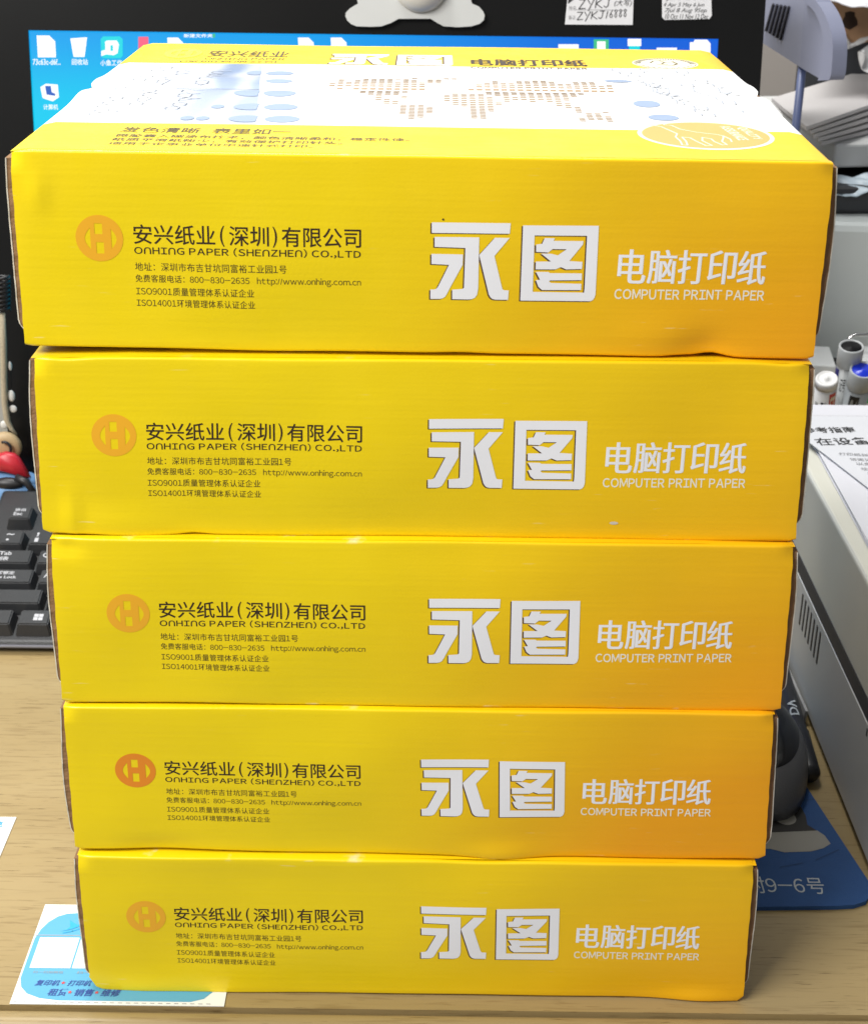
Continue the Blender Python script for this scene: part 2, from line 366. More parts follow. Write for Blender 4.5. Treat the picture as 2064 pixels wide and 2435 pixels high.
def make_carton(k, loc, rot, adj, orange, label, dents, edge, rb, lid=False):
    t = thing('paper_carton', label, 'carton', loc, rot, 'yellow computer paper cartons in the stack')
    pn = Panel(adj, 20 + k, 0.0007, dents, edge)
    mp = carton_mat('printed yellow board %d' % k, orange)
    NU, NV = 110, 34
    rt, rbm = 0.0010, 0.0011
    vs, idx = [], {}
    rows = [('flat', 0.0032, 1.0)]
    for i in range(5): rows.append(('arc', (5 - i) / 5 * PI / 2, 1.0))
    vt, vb = 1 - rt / H, rbm / H
    for i in range(NV + 1): rows.append(('face', vt + (vb - vt) * i / NV, 0))
    for i in range(1, 5): rows.append(('arcb', i / 4 * PI / 2, 0))
    rows.append(('flatb', 0.010, 0))
    us = [0.0] + [i / NU for i in range(NU + 1)] + [1.0]
    for j, (kd, a, _) in enumerate(rows):
        for i, u in enumerate(us):
            if kd == 'face': v = a; dy = 0; dz = 0
            elif kd == 'arc': v = vt; dy = rt * (1 - math.cos(a)); dz = rt * math.sin(a)
            elif kd == 'flat': v = vt; dy = a; dz = rt
            elif kd == 'arcb': v = vb; dy = rbm * (1 - math.cos(a)); dz = -rbm * math.sin(a)
            else: v = vb; dy = a; dz = -rbm
            x, z = pn.xz(u, v); z += dz; y = -pn.disp(u, v) * (0.0 if kd in ('flat', 'flatb') else 1.0) + dy
            # rounded lower corners of the panel
            for sd, R in ((0, rb[0]), (1, rb[1])):
                if R > 0:
                    ex = (u if sd == 0 else 1 - u) * W
                    if ex < R: z += (R - math.sqrt(max(0, R * R - (R - ex) ** 2))) * (1 - v) ** 8
            # worn upper corners bend back a little
            cu = min(u, 1 - u) * W
            if cu < .004 and v > .9: y += (.004 - cu) * .5 * (v - .9) / .1; z -= (.004 - cu) * .18
            e = 0.0
            if i == 0 or i == len(us) - 1:
                y += 0.0022; x += 0.0004 if i == 0 else -0.0004
            elif i == 1 or i == len(us) - 2: y += 0.0001
            # small nicks along the side edges
            if i in (0, 1, len(us) - 1, len(us) - 2):
                x += (0.00014 * math.sin(v * 37 + k * 2 + u * 5) * math.sin(v * 11 + k))
            vs.append((x, y, z))
    n = len(us)
    fs = [(j * n + i, (j + 1) * n + i, (j + 1) * n + i + 1, j * n + i + 1) for j in range(len(rows) - 1) for i in range(n - 1)]
    fp = link('front_panel', vs, fs, mp, t, True)
    at_ = fp.data.attributes.new('sharp_edge', 'BOOLEAN', 'EDGE')
    for e in fp.data.edges:
        c0, c1 = e.vertices[0] % n, e.vertices[1] % n
        if c0 == c1 and c0 in (1, n - 2): at_.data[e.index].value = True
    # body behind it: brown board sides, printed back
    bm = bmesh.new(); box(bm, -W / 2 + .0012, W / 2 - .0012, .0035, D - .002, .0012, H - .0022); linkbm('carton_body', bm, M_brown, t)
    # raw-edged end flaps either side
    rd = random.Random(k * 5 + 1)
    for sd in (-1, 1):
        vv, ff, mi = [], [], []
        zs = [0.10, .105, .115, .13, .15] + [.15 + (.955 - .15) * i / 22 for i in range(1, 23)]
        wob = [rd.uniform(-1, 1) for _ in zs]
        ph = rd.uniform(0, 6)
        for j, zz in enumerate(zs):
            inset = max(0, (.15 - zz) / .05); rnd = inset ** 2 * .5
            xo = W / 2 + TW * (1 - zz) + .0019 + .0011 * math.sin(PI * min(1, max(0, (zz - .05) / .95))) + .0003 * math.sin(zz * 7 + ph) + .00013 * wob[j]
            xi = xo - .0034
            xo2 = xo - rnd * .0034; xi2 = xi + rnd * .0034
            a = adj[0 if sd < 0 else 1][0] * zz + adj[2 if sd < 0 else 3][0] * (1 - zz)
            f1 = .0026 + .0003 * wob[j]
            lin = .00045
            for x, y in ((xi2, f1), (xo2 - lin, f1), (xo2 - lin, f1 - .0002), (xo2, f1 - .0002), (xo2, D - .004), (xi2, D - .004)):
                vv.append((sd * x + a, y, zz * H))
        for j in range(len(zs) - 1):
            for i in range(6):
                i2 = (i + 1) % 6; f = (j * 6 + i, j * 6 + i2, (j + 1) * 6 + i2, (j + 1) * 6 + i)
                ff.append(f if sd < 0 else f[::-1]); mi.append(1 if i in (2, 3) else 0)
        ff.append(tuple(range(6))); mi.append(0); ff.append(tuple(range(len(vv) - 6, len(vv)))); mi.append(0)
        link('end_flap', vv, ff, None, t, False, [M_brown, M_liner, mp], mi)
    # two lid flaps meeting in the middle
    mt = carton_mat('printed lid board %d' % k, orange * .8, True) if lid else mp
    def zl(x, y):
        q = abs(y - D / 2)
        b_ = (0.0012 * math.exp(-(q - .016) ** 2 / .0002) - 0.0012 * math.exp(-(q / .004) ** 2)) if lid else -.0006
        if lid: b_ += .00012 * math.sin(x * 40) * math.sin(y * 50 + 1)
        u_ = min(1, max(0, x / W + .5)); za = (adj[0][1] * (1 - u_) + adj[1][1] * u_) * max(0, 1 - y / .12)
        return H + za + .00010 + b_ * min(1, max(0, (y - .004) / .02))
    def lim(y):
        q = abs(y - D / 2) / .010
        return W / 2 + .0006 - (.0030 * (1 - q) ** 2 if q < 1 else 0) - (.0012 * max(0, (y - D / 2) / (D / 2)))
    cN = 60 if lid else 8
    for (a, b_) in ((.0016, D / 2 - .00015), (D / 2 + .00015, D - .001)):
        rN = 48 if lid else 4
        gv = []
        for j in range(rN + 1):
            y = a + (b_ - a) * j / rN
            # finer towards the seam and flat elsewhere
            for i in range(cN + 1):
                x = (i / cN * 2 - 1) * lim(y); gv.append((x, y, zl(x, y) - (.0010 if abs(x) > lim(y) - .0008 else 0)))
        gf = [(j * (cN + 1) + i, j * (cN + 1) + i + 1, (j + 1) * (cN + 1) + i + 1, (j + 1) * (cN + 1) + i) for j in range(rN) for i in range(cN)]
        fl = link('lid_flap', gv, gf, mt, t, True)
        if a < .02: front_flap = fl
        else: back_flap = fl
    # ---------------- lettering on the front
    m3 = lambda art, x0, y0, x1, y1, sk=0: fit(art, x0 * .001, y0 * .001, x1 * .001, y1 * .001, sk * .001)
    decal('ring_emblem', ([(.0293 + v[0] * .00835, .0416 + v[1] * .0086) for v in LOGO[0]], LOGO[1]), pn.P(.00007), M_logo if k != 3 else M_logo4, fp, .004)
    decal('company_lettering', join2(*[m3(g, x0, 39.7 if len(g[0]) > 90 else 39.4, x1, 47.0) for g, x0, x1 in T_name], m3(T_en, 41.3, 35.7, 121.3, 39.0)), pn.P(.00006), M_dark, fp)
    decal('address_lettering', join2(m3(T_small[0], 41.3, 29.7, 95.0, 32.9), m3(T_small[1], 41.2, 24.9, 121.3, 28.3), m3(T_small[2], 41.2, 20.5, 83.3, 23.6), m3(T_small[3], 41.2, 16.1, 83.5, 19.1)), pn.P(.00006), M_small, fp)
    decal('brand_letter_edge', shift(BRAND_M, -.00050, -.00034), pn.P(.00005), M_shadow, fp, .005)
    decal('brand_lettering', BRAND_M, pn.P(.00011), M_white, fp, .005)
    arts = []
    for i, g in enumerate(T_prod):
        x0 = 212.0 + i * 10.65
        a = m3(g, x0, 28.2, x0 + 9.6, 40.8, .35)
        arts.append(a)
    pl = join2(*arts)
    decal('product_lettering', join2(pl, shift(pl, .0005, 0)), pn.P(.00006), M_white, fp)
    decal('product_lettering', shift(pl, .00025, 0), pn.P(.00009), M_white, fp)
    decal('product_name_english', m3(T_prod_en, 211.5, 22.2, 265.1, 26.1), pn.P(.00006), M_cream, fp)
    return t, fp, front_flap, back_flap, zl, pn

SX = [0.000148, .000157, .000166, .000175, .000184]
RES = [((3.1, 0), (-6.5, -5.4), (.6, 9.5), (1.1, -.3)), ((-4.8, -6.2), (2.7, -1.4), (2.4, 3.4), (-.2, .6)), ((.7, 1.4), (1.3, 2.7), (-.9, -1.6), (-1.2, -2.4)),
       ((6.6, -5.8), (1.3, -1.6), (0, 7.5), (-8.3, 3.1)), ((.8, 2.0), (3.7, 1.4), (-8.2, 0), (3.5, 0))]
ADJ = [[(-r[0] * s, r[1] * s / .87) for r in R] for R, s in zip(RES, SX)]
POSE = [(-.0008, .0073, .0015), (-.0001, .0033, .0034), (.0009, -.0009, .0017), (.0004, -.0032, -.0018), (-.0004, -.0065, -.0048)]
ORNG = [.95, .62, 1.0, 1.25, .80]
LAB = ['topmost yellow paper carton with the white printed lid', 'second yellow carton from the top, under the carton with the printed lid',
       'middle yellow carton of the five, third from either end of the stack', 'fourth yellow carton from the top, most orange at its right end',
       'lowest yellow carton, standing on the desk and the blue leaflet']
DENT = [[(.86, .03, .035, .10, -.0016), (.80, .10, .06, .10, .0008), (.03, .80, .012, .10, .0008)],
        [(.10, .05, .07, .10, .0012), (.04, .12, .010, .12, .0010), (.55, .0, .3, .2, -.0008)],
        [(.02, .95, .02, .05, -.0015), (.5, 1.0, .35, .15, -.0006)],
        [(.62, .02, .05, .07, .0018), (.12, .02, .05, .06, -.0008)],
        [(.93, .02, .05, .05, .0014), (.2, 1.0, .2, .1, .0008), (.08, .0, .05, .1, .0008)]]
EDGE = [[('b', .87, .02, .0016), ('b', .83, .02, .0006), ('b', .30, .08, -.0006), ('b', .55, .03, .0004)],
        [('t', .04, .03, -.0008), ('t', .97, .03, -.0008), ('b', .12, .05, -.0006), ('b', .20, .02, .0008)],
        [('b', .2, .1, .0007), ('b', .9, .05, -.0004)],
        [('b', .62, .05, -.0008), ('b', .15, .10, .0008), ('t', .3, .2, .0004)],
        [('t', .6, .06, -.0010), ('t', .25, .1, .0004), ('b', .6, .35, .0009)]]
RB = [(.0005, .0008), (.0012, .0008), (.0010, .0008), (.0008, .0016), (.0075, .0028)]
cart = []
for k in range(5):
    cart.append(make_carton(k, (POSE[k][0], POSE[k][1], (4 - k) * H), POSE[k][2], ADJ[k], ORNG[k], LAB[k], DENT[k], EDGE[k], RB[k], k == 0))

for kk, u0, v0, a, b_, mm_ in ((0, .1501, .0507, .0004, .0004, M_small), (1, .2165, .0068, .0017, .0007, M_liner)):
    decal('worn_spot', poly(ell(u0, v0, a, b_, 9)), cart[kk][5].P(.00012), mm_, cart[kk][1])
# ---------------------------------------------------------------- print on the top carton's lid
_, _, FFL, BFL, ZL, _ = cart[0]
def TP(off=.00025): return lambda x, y: (x, y, ZL(x, y) + off * .5)
def logo_at(cx, cy, rx, ry): return [(cx + v[0] * rx, cy + v[1] * ry) for v in LOGO[0]], LOGO[1]
decal('ring_emblem', logo_at(-.1172, .2262, .0090, .0150), TP(), M_lidlogo, BFL, .005)
decal('company_lettering', join2(fit(text2d('安兴纸业', .012), -.1048, .2165, -.0662, .2362), fit(sans2d('ONHING PAPER', 0), -.1046, .2075, -.0668, .2140), fit(text2d('(深圳)有限公司', 0), -.1150, .1985, -.0700, .2050)), TP(), M_lidink, BFL)
def brand_on_lid(x0, y0, x1, y1): return fit(BRAND, x0, y0, x1, y1)
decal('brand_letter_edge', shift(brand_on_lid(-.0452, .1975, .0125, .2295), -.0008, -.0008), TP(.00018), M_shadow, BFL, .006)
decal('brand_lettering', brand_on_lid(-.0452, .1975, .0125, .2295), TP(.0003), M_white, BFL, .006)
pa = [fit(g, .0210 + i * .0110, .2005, .0210 + i * .0110 + .0098, .2190) for i, g in enumerate(T_prod)]
decal('product_lettering', join2(*pa, *[shift(a, q, p) for a in pa for q, p in ((.0004, 0), (.0008, 0), (.0004, .0007))]), TP(), M_dark, BFL)
decal('product_name_english', fit(T_prod_en, .0207, .1905, .0745, .1965), TP(.0003), M_lidink, BFL)
# round seal
sc, sr = (.1130, .2115), (.0155, .0165)
seal = [poly(ell(*sc, *sr, 56))]
decal('seal', seal[0], TP(.0002), M_badgeline, BFL, .005)
ring = []
for i in range(34):
    a = PI * 1.05 * (i / 33) - .03 * PI
    r0, r1 = .74, .90
    c, s = math.cos(a), math.sin(a); da = .032
    ring.append(poly([(sc[0] + sr[0] * r * math.cos(a + q), sc[1] + sr[1] * r * math.sin(a + q)) for r, q in ((r0, -da), (r1, -da * .4), (r1, da), (r0, da * .5))]))
fig = [stroke([(sc[0] + x * sr[0], sc[1] + y * sr[1]) for x, y in l], .0009) for l in
       ([(-.45, .05), (-.30, .45), (.0, .60), (.28, .42), (.36, .0), (.20, -.35)], [(-.1, .45), (.05, .15), (.28, .1)], [(-.30, -.10), (-.05, -.35), (.20, -.35), (.36, -.1)], [(.0, .2), (-.12, -.08), (.05, -.2)])]
bot = [stroke([(sc[0] + sr[0] * .82 * math.cos(a), sc[1] + sr[1] * .82 * math.sin(a)), (sc[0] + sr[0] * .82 * math.cos(a + .1), sc[1] + sr[1] * .82 * math.sin(a + .1))], .0008) for a in [3.6 + i * .24 for i in range(10)]]
decal('seal_lettering', join2(*ring, *fig, *bot, stroke(ell(*sc, sr[0] * .93, sr[1] * .93, 48), .0004, True)), TP(.0003), M_lidink, BFL)
# verse of text near the front crease
decal('slogan_lettering', join2(fit(text2d('发色清晰  表里如一', .008), -.1112, .0325, -.0485, .0425)), TP(), M_lidink, FFL)
decal('slogan_lettering', join2(fit(text2d('微胶囊入碳涂布技术，颜色清晰柔和，稳定性佳。', .008), -.1112, .0235, -.0045, .0292), fit(text2d('纸质平滑纸粉少，有效保护打印针头。', .008), -.1110, .0165, -.0285, .0220), fit(text2d('适用于企事业单位中速针式打印。', .008), -.1110, .0102, -.0385, .0150)), TP(), M_lidink, FFL)
# badge with a giraffe outline
bc, br = (.1053, .0425), (.0236, .0232)
decal('badge_rim', poly(ell(*bc, br[0] * 1.07, br[1] * 1.11, 64)), TP(.0002), M_badgeline, FFL, .005)
decal('badge', poly(ell(*bc, *br, 64)), TP(.0003), M_badge, FFL, .005)
def bp_(l): return [(bc[0] + x * br[0], bc[1] + y * br[1]) for x, y in l]
gir = [[(-.72, .86), (-.62, .80), (-.56, .86), (-.55, .76), (-.44, .72), (-.34, .42), (-.12, .20), (.18, .04), (.27, -.06), (.24, -.25), (.18, -.48), (.22, -.72), (.14, -.74), (.06, -.50), (.04, -.30), (-.08, -.20), (-.12, -.45), (-.02, -.80), (-.12, -.82), (-.22, -.50), (-.28, -.25), (-.40, -.20), (-.38, -.50), (-.40, -.80), (-.48, -.80), (-.47, -.50), (-.50, -.20), (-.44, .06), (-.52, .30), (-.62, .60), (-.72, .70), (-.80, .74), (-.72, .86)], [(.27, -.06), (.34, -.3), (.33, -.5)]]
decal('badge_lettering', join2(*[stroke(bp_(l), .0006) for l in gir], rot2(fit(sans2d('QUALITY', .03), -.0105, -.0021, .0105, .0021), bc[0] + .0170, bc[1] + .004, -PI / 2 + .12),
      rot2(fit(sans2d('ASSURANCE', .03), -.0125, -.0021, .0125, .0021), bc[0] + .0113, bc[1] + .004, -PI / 2 + .12)), TP(.0004), M_badgeline, FFL)
# pale sprocket holes, blue
holes_f = [poly(ell(x, y, .0068, .0068, 32)) for x, y in ((-.0633 + .0035, .1119), (-.0569, .0862), (-.0541, .0615))]
cutx = lambda y: -.0583 - .09 * y
half = []
for cx, cy in ((-.0745, .1119), (-.0715, .0862), (-.0705, .0615)):
    half.append(poly([(min(x, cutx(cy)), y) for x, y in ell(cx + .003, cy, .0072, .0066, 40)]))
more = [poly(ell(x, y, .0026, .0040, 20)) for x, y in ((-.082, .0862), (-.0845, .0615), (-.0905, .0615))]
for a in holes_f + half + more + [poly(ell(.0906, .1008, .0055, .0058, 32)), poly(ell(.0940, .0750, .0060, .0062, 32))]: decal('printed_disc', a, TP(.0003), M_paleblue, FFL, .004)
for a in (poly(ell(-.0653, .1690, .0062, .0066, 32)), poly(ell(-.0630, .1425, .0058, .0045, 32)), poly([(min(x, cutx(.169)), y) for x, y in ell(-.0760, .169, .0040, .0066, 32)]), poly(ell(.0846, .1549, .0060, .0062, 32))): decal('printed_disc', a, TP(.0003), M_paleblue, BFL, .004)
# dotted world map
MAP = ["....................#.#.#.####..........................................",
       "..........##.#.#####..#####.................####........................",
       ".....#..########.####..####..........#....########...#####..............",
       "....##################.###........##.######################.#..........",
       "...####################..........#############################.........",
       "....##.###############.........##############################..........",
       "........##############........##.##########################............",
       "........############...........##.########################.............",
       ".........##########..........#.#..#####################.#..............",
       "..........########..........######.###################.................",
       "...........######..........########.####.############..................",
       "............###...#........##########.###.####.####....................",
       ".............###...........##########.##...##..###.....................",
       "...............##...........##########......#....##....................",
       ".................#####........######..............#.##.................",
       ".................########......#####...............###.................",
       ".................########......#####................##..##.............",
       "..................######.......####.#.................###..............",
       "..................#####.........###.#................######............",
       "...................###..........##..................#######............",
       "...................##...............................##..###............",
       "...................#......................................#............"]
df, db = [], []
NR, NC = 32, 42
for r in range(NR):
    for q in range(NC):
        row = MAP[r * len(MAP) // NR]; qq = int(q * 71 / NC)
        if '#' in row[qq:qq + 2][:1]:
            x = -.0480 + q * .0035; y = .1560 - r * .0030
            if abs(y + .0008 - D / 2) > .0016: (db if y > D / 2 else df).append(poly(rr(x, y, x + .0025, y + .0016)))
decal('map_print', join2(*df), TP(.00024), M_mapdot, FFL)
decal('map_print', join2(*db), TP(.00024), M_mapdot, BFL)
# pale ring-shaped molecule outlines
rd = random.Random(3)
for (x0, y0, dx, dy, n) in ((.089, .190, .0016, -.0078, 15), (.101, .192, .0022, -.0080, 15), (.117, .186, .0020, -.0084, 15), (.0965, .150, .002, -.008, 8), (.127, .150, .0012, -.0085, 10),
                            (-.119, .190, -.0006, -.0082, 16), (-.106, .186, -.0008, -.0080, 15), (-.131, .15, -.0002, -.0085, 10), (-.093, .17, -.0005, -.008, 12)):
    hexf, hexb = [], []
    for i in range(n):
        cx = x0 + dx * i + rd.uniform(-.0015, .0015); cy = y0 + dy * i
        if rd.random() < .18 or cy < .054 or abs(cy - D / 2) < .004: continue
        if abs(cx) > .130: continue
        if ((cx - bc[0]) / br[0]) ** 2 + ((cy - bc[1]) / br[1]) ** 2 < 1.35: continue
        hx = [(cx + .0030 * math.cos(PI / 6 + q * PI / 3), cy + .0040 * math.sin(PI / 6 + q * PI / 3)) for q in range(6)]
        (hexb if cy > D / 2 else hexf).append(stroke(hx[:rd.choice((4, 5, 6, 6))], .0007, rd.random() < .5))
        if rd.random() < .5: (hexb if cy > D / 2 else hexf).append(stroke([hx[0], (hx[0][0] + .003, hx[0][1] + .001)], .0007))
    if hexf: decal('molecule_print', join2(*hexf), TP(.0009), M_paleline, FFL, .003)
    if hexb: decal('molecule_print', join2(*hexb), TP(.0009), M_paleline, BFL, .003)
# clear tape along the seam
tv = []; 
for i in range(61):
    x = (i / 60 * 2 - 1) * (W / 2 - .004)
    for q in (-.0052, -.0008, 0): tv.append((x, D / 2 + q, ZL(x, D / 2 + q) + .0001))
M_seam = mat('seam tape', (0.17, 0.20, 0.26), 0.3, .6, 40)
link('seam_tape', tv, [(i * 3 + j, (i + 1) * 3 + j, (i + 1) * 3 + j + 1, i * 3 + j + 1) for i in range(60) for j in (0,)], M_seam, FFL, True)

# ---------------------------------------------------------------- monitor
TILT = math.radians(10)
MY = 0.52
mn = Vector((0, -math.cos(TILT), math.sin(TILT)))
mp0 = Vector((0, MY, 0.34))
mx_ = Vector((1, 0, 0)); mup = Vector((0, math.sin(TILT), math.cos(TILT)))
def mon(px, py, off=0.0): return at(px, py, mp0 + mn * off, mn)
def mloc(px, py):
    q = mon(px, py) - mp0; return q.dot(mx_), q.dot(mup)
def MP(off): return lambda x, y: mp0 + mx_ * x + mup * y + mn * off
M_bez = mat('glossy black bezel', (0.006, 0.006, 0.006), 0.28, 0.2, 20, spec=.28)
monitor = thing('monitor', 'wide black computer monitor with blue desktop behind the cartons', 'monitor')
sTL, sTR = mloc(67, 77), mloc(1709, 85)
SXL, SXR, SYT = sTL[0], sTR[0], (sTL[1] + sTR[1]) / 2
SYB = SYT - (SXR - SXL) * 9 / 16
FL, FR = SXL - .030, mloc(1819, 30)[0]
FT, FB = SYT + .052, SYB - .045
# frame with an opening, rounded corners, bevelled
def rrect(x0, y0, x1, y1, r, n=8):
    p = []
    for cx, cy, a in ((x1 - r, y1 - r, 0), (x0 + r, y1 - r, PI / 2), (x0 + r, y0 + r, PI), (x1 - r, y0 + r, 1.5 * PI)):
        p += [(cx + r * math.cos(a + PI / 2 * i / n), cy + r * math.sin(a + PI / 2 * i / n)) for i in range(n + 1)]
    return p
def slab(name, outer, holes, z0, z1, P, material, parent, chamfer=0.0):
    """flat shape with thickness: front face at offset z1, back at z0, laid on P(off)"""
    vs, fs = [], []
    a = poly(outer, *holes); n = len(a[0])
    F = P(z1); B = P(z0)
    vs = [F(*v) for v in a[0]] + [B(*v) for v in a[0]]
    fs = [tuple(f) for f in a[1]] + [tuple(i + n for i in f[::-1]) for f in a[1]]
    k = 0
    for l in (outer, *holes):
        m = len(l)
        for i in range(m): fs.append((k + i, k + (i + 1) % m, n + k + (i + 1) % m, n + k + i))
        k += m
    bm = bmesh.new(); vv = [bm.verts.new(v) for v in vs]
    for f in fs:
        try: bm.faces.new([vv[i] for i in f])
        except ValueError: pass
    return linkbm(name, bm, material, parent)
slab('bezel', rrect(FL, FB, FR, FT, .016), [rr(SXL, SYB, SXR, SYT)], -.012, .0, MP, M_bez, monitor)
slab('back_shell', rrect(FL + .002, FB + .002, FR - .002, FT - .002, .014), [], -.045, -.0125, MP, M_bez, monitor)
# screen: blue desktop wallpaper, brighter cyan on the left
ms = bpy.data.materials.new('lit screen'); ms.use_nodes = True; nt = ms.node_tree; b = nt.nodes['Principled BSDF']
tc = nt.nodes.new('ShaderNodeTexCoord'); sp = nt.nodes.new('ShaderNodeSeparateXYZ'); nt.links.new(tc.outputs['Object'], sp.inputs[0])
def mr(inp, a, b_):
    n = nt.nodes.new('ShaderNodeMapRange'); n.interpolation_type = 'SMOOTHSTEP'; nt.links.new(inp, n.inputs[0]); n.inputs[1].default_value = a; n.inputs[2].default_value = b_; return n.outputs[0]
mxa = nt.nodes.new('ShaderNodeMix'); mxa.data_type = 'RGBA'; mxa.inputs[6].default_value = (0.0, 0.36, 0.88, 1); mxa.inputs[7].default_value = (0.0, 0.12, 0.72, 1)
nt.links.new(mr(sp.outputs[0], -.12, .16), mxa.inputs[0])
mxb = nt.nodes.new('ShaderNodeMix'); mxb.data_type = 'RGBA'; mxb.inputs[7].default_value = (0.0, 0.62, 0.90, 1)
nt.links.new(mxa.outputs[2], mxb.inputs[6])
mm = nt.nodes.new('ShaderNodeMath'); mm.operation = 'MULTIPLY'
nt.links.new(mr(sp.outputs[2], .345, .28), mm.inputs[0]); nt.links.new(mr(sp.outputs[0], .02, -.22), mm.inputs[1]); nt.links.new(mm.outputs[0], mxb.inputs[0])
b.inputs['Base Color'].default_value = (0.008, 0.008, 0.01, 1); b.inputs['Roughness'].default_value = .25
nt.links.new(mxb.outputs[2], b.inputs['Emission Color']); b.inputs['Emission Strength'].default_value = 1.0
scr = decal('screen', poly(rr(SXL - .0005, SYB - .0005, SXR + .0005, SYT + .0005)), MP(-.0015), ms, monitor)
E_white = emit('white screen pixels', (1, 1, 1), 1.15); E_teal = emit('teal screen pixels', (0.0, .72, .80), 1.0); E_pink = emit('pink screen pixels', (.95, .13, .24), 1.0)
E_green = emit('green screen pixels', (.05, .55, .25), 1.0); E_blue = emit('blue screen pixels', (.02, .12, .55), 1.0)
def icon(parts, label=None):
    """parts: list of (art in photo pixels, emission material)"""
    root = None
    for i, (art, m) in enumerate(parts):
        a = ([mloc(x, y) for x, y in art[0]], art[1])
        o = decal('desktop_icon' if root is None else 'icon_detail', a, MP(-.0012 + .0003 * i), m, scr if root is None else scr)
        root = root or o
def pxr(x0, y0, x1, y1): return poly(rr(x0, y0, x1, y1))
def doc(x, y, s=1.0): return poly([(x, y), (x + 30 * s, y), (x + 44 * s, y + 14 * s), (x + 46 * s, y + 52 * s), (x + 3 * s, y + 52 * s)])
def ptext(s, x0, y0, x1, y1): # y0 top, y1 bottom in pixels
    a = fit(text2d(s, .01), x0, -y1, x1, -y0); return [(v[0], -v[1]) for v in a[0]], a[1]
icon([(join2(doc(86, 83), ptext('73c63c-d6f...', 77, 139, 143, 153)), E_white)])
icon([(join2(poly([(166, 90), (206, 87), (200, 134), (174, 134)]), ptext('回收站', 170, 139, 208, 153)), E_white)])
icon([(poly([(238, 92), (244, 85), (284, 85), (291, 92), (291, 131), (286, 137), (244, 137), (240, 131)]), E_teal), (join2(poly([(249, 98), (254, 95), (277, 95), (282, 104), (279, 125), (270, 130), (252, 128), (240, 132), (240, 120), (250, 117)], [(262, 106), (268, 106), (268, 120), (262, 120)]), ptext('小鱼工作', 238, 141, 290, 155)), E_white)])
icon([(pxr(328, 86, 352, 140), E_pink)])
for x in (397, 708, 786): icon([(doc(x, 88, .85), E_white)])
icon([(ptext('新建文件夹', 436, 79, 505, 88), E_white)])
icon([(pxr(505, 79, 511, 88), E_green)])
for x in (1328, 1562): icon([(pxr(x, 104 if x < 1400 else 112, x + 48, 150), E_white)])
icon([(pxr(1412, 92, 1448, 130), E_green), (pxr(1420, 97, 1440, 125), E_white)])
icon([(pxr(1493, 91, 1525, 108), E_white)]); icon([(pxr(1496, 108, 1522, 128), E_teal)])
icon([(poly([(1641, 99), (1650, 99), (1652, 93), (1682, 93), (1690, 102), (1690, 150), (1641, 150)]), E_white)])
icon([(join2(poly([(95, 206), (108, 198), (136, 200), (139, 230), (124, 240), (100, 232)]), ptext('计算机', 102, 247, 137, 260)), E_white), (poly([(106, 203), (120, 203), (122, 218), (131, 222), (130, 227), (110, 224)]), E_blue)])
# stand
M_stand = mat('black plastic', (0.015, 0.015, 0.016), 0.4, .2, 30, .1, 600)
bm = bmesh.new(); box(bm, -.10, .05, .545, .70, 0.0005, .014, .004); box(bm, -.06, .015, .575, .60, .012, .25, .004); linkbm('stand', bm, M_stand, monitor)
# notes stuck to the bezel
M_note = mat('white note paper', (0.70, 0.70, 0.72), 0.7, .05, 40); M_ink = mat('black ink', (0.02, 0.02, 0.022), .6); M_greyink = mat('grey print', (.32, .32, .33), .6)
def note(px4, name, label):
    o = slab(name, [mloc(*p) for p in px4], [], .0002, .0006, MP, M_note, monitor); o['label'] = label; return o
n1 = note([(1343, 57), (1504, 58), (1507, -36), (1352, -36)], 'handwritten_note', 'white printed form slip with black handwriting')
def wr(s, x0, y0, x1, y1, off=0.0, sh=.0):
    a = text2d(s, off, sh); a = fit(a, x0, -y1, x1, -y0); return [mloc(v[0], -v[1]) for v in a[0]], a[1]
PEN = {'Z': [[(0, 1), (.9, 1), (.05, 0), (1, .06)]], 'Y': [[(0, 1), (.42, .5)], [(1, 1.05), (.25, -.25)]], 'K': [[(.1, 1), (0, 0)], [(.95, 1), (.08, .45), (1, 0)]], 'J': [[(.2, 1), (1, 1)], [(.7, 1), (.62, .2), (.35, 0), (0, .15)]], '1': [[(.3, .9), (.1, 0)]],
       '6': [[(.8, 1), (.2, .5), (.1, .15), (.5, 0), (.8, .25), (.5, .5), (.15, .3)]], '8': [[(.8, .85), (.4, 1), (.15, .8), (.75, .3), (.5, 0), (.15, .15), (.3, .45), (.8, .85)]]}
def pen_line(word, x0, y0, wd, ht, gap, thick):
    arts = []; x = x0
    for ch in word:
        for l in PEN[ch]: arts.append(stroke([mloc(x + (p[0] + .12 * p[1]) * wd, y0 - p[1] * ht + (x - x0) * -.06) for p in l], thick))
        x += wd + gap
    return join2(*arts)
decal('handwriting', join2(pen_line('ZYKJ', 1375, 20, 16, 22, 4, .00055), wr('(大写)', 1460, -2, 1502, 15, 0, .3), pen_line('ZYKJ1', 1371, 46, 14, 18, 3, .00050), pen_line('6888', 1448, 41, 9.5, 19, 1.5, .00038)), MP(.0008), M_ink, n1)
decal('printed_caption', join2(wr('姓名', 1352, 13, 1369, 23), wr('备注', 1351, 35, 1368, 45), stroke([mloc(1370, 22), mloc(1490, 23)], .0003)), MP(.0008), M_greyink, n1)
decal('printed_mark', poly([mloc(*p) for p in ((1350, 8), (1351, -6), (1368, -6))]), MP(.0008), M_ink, n1)
n2 = slab('handwritten_note', [mloc(*p) for p in ((1574, -30), (1690, -30), (1692, 36), (1686, 44), (1580, 46), (1574, 40))], [], .0002, .0006, MP, M_note, monitor); n2['label'] = 'small white calendar slip written by hand in English'
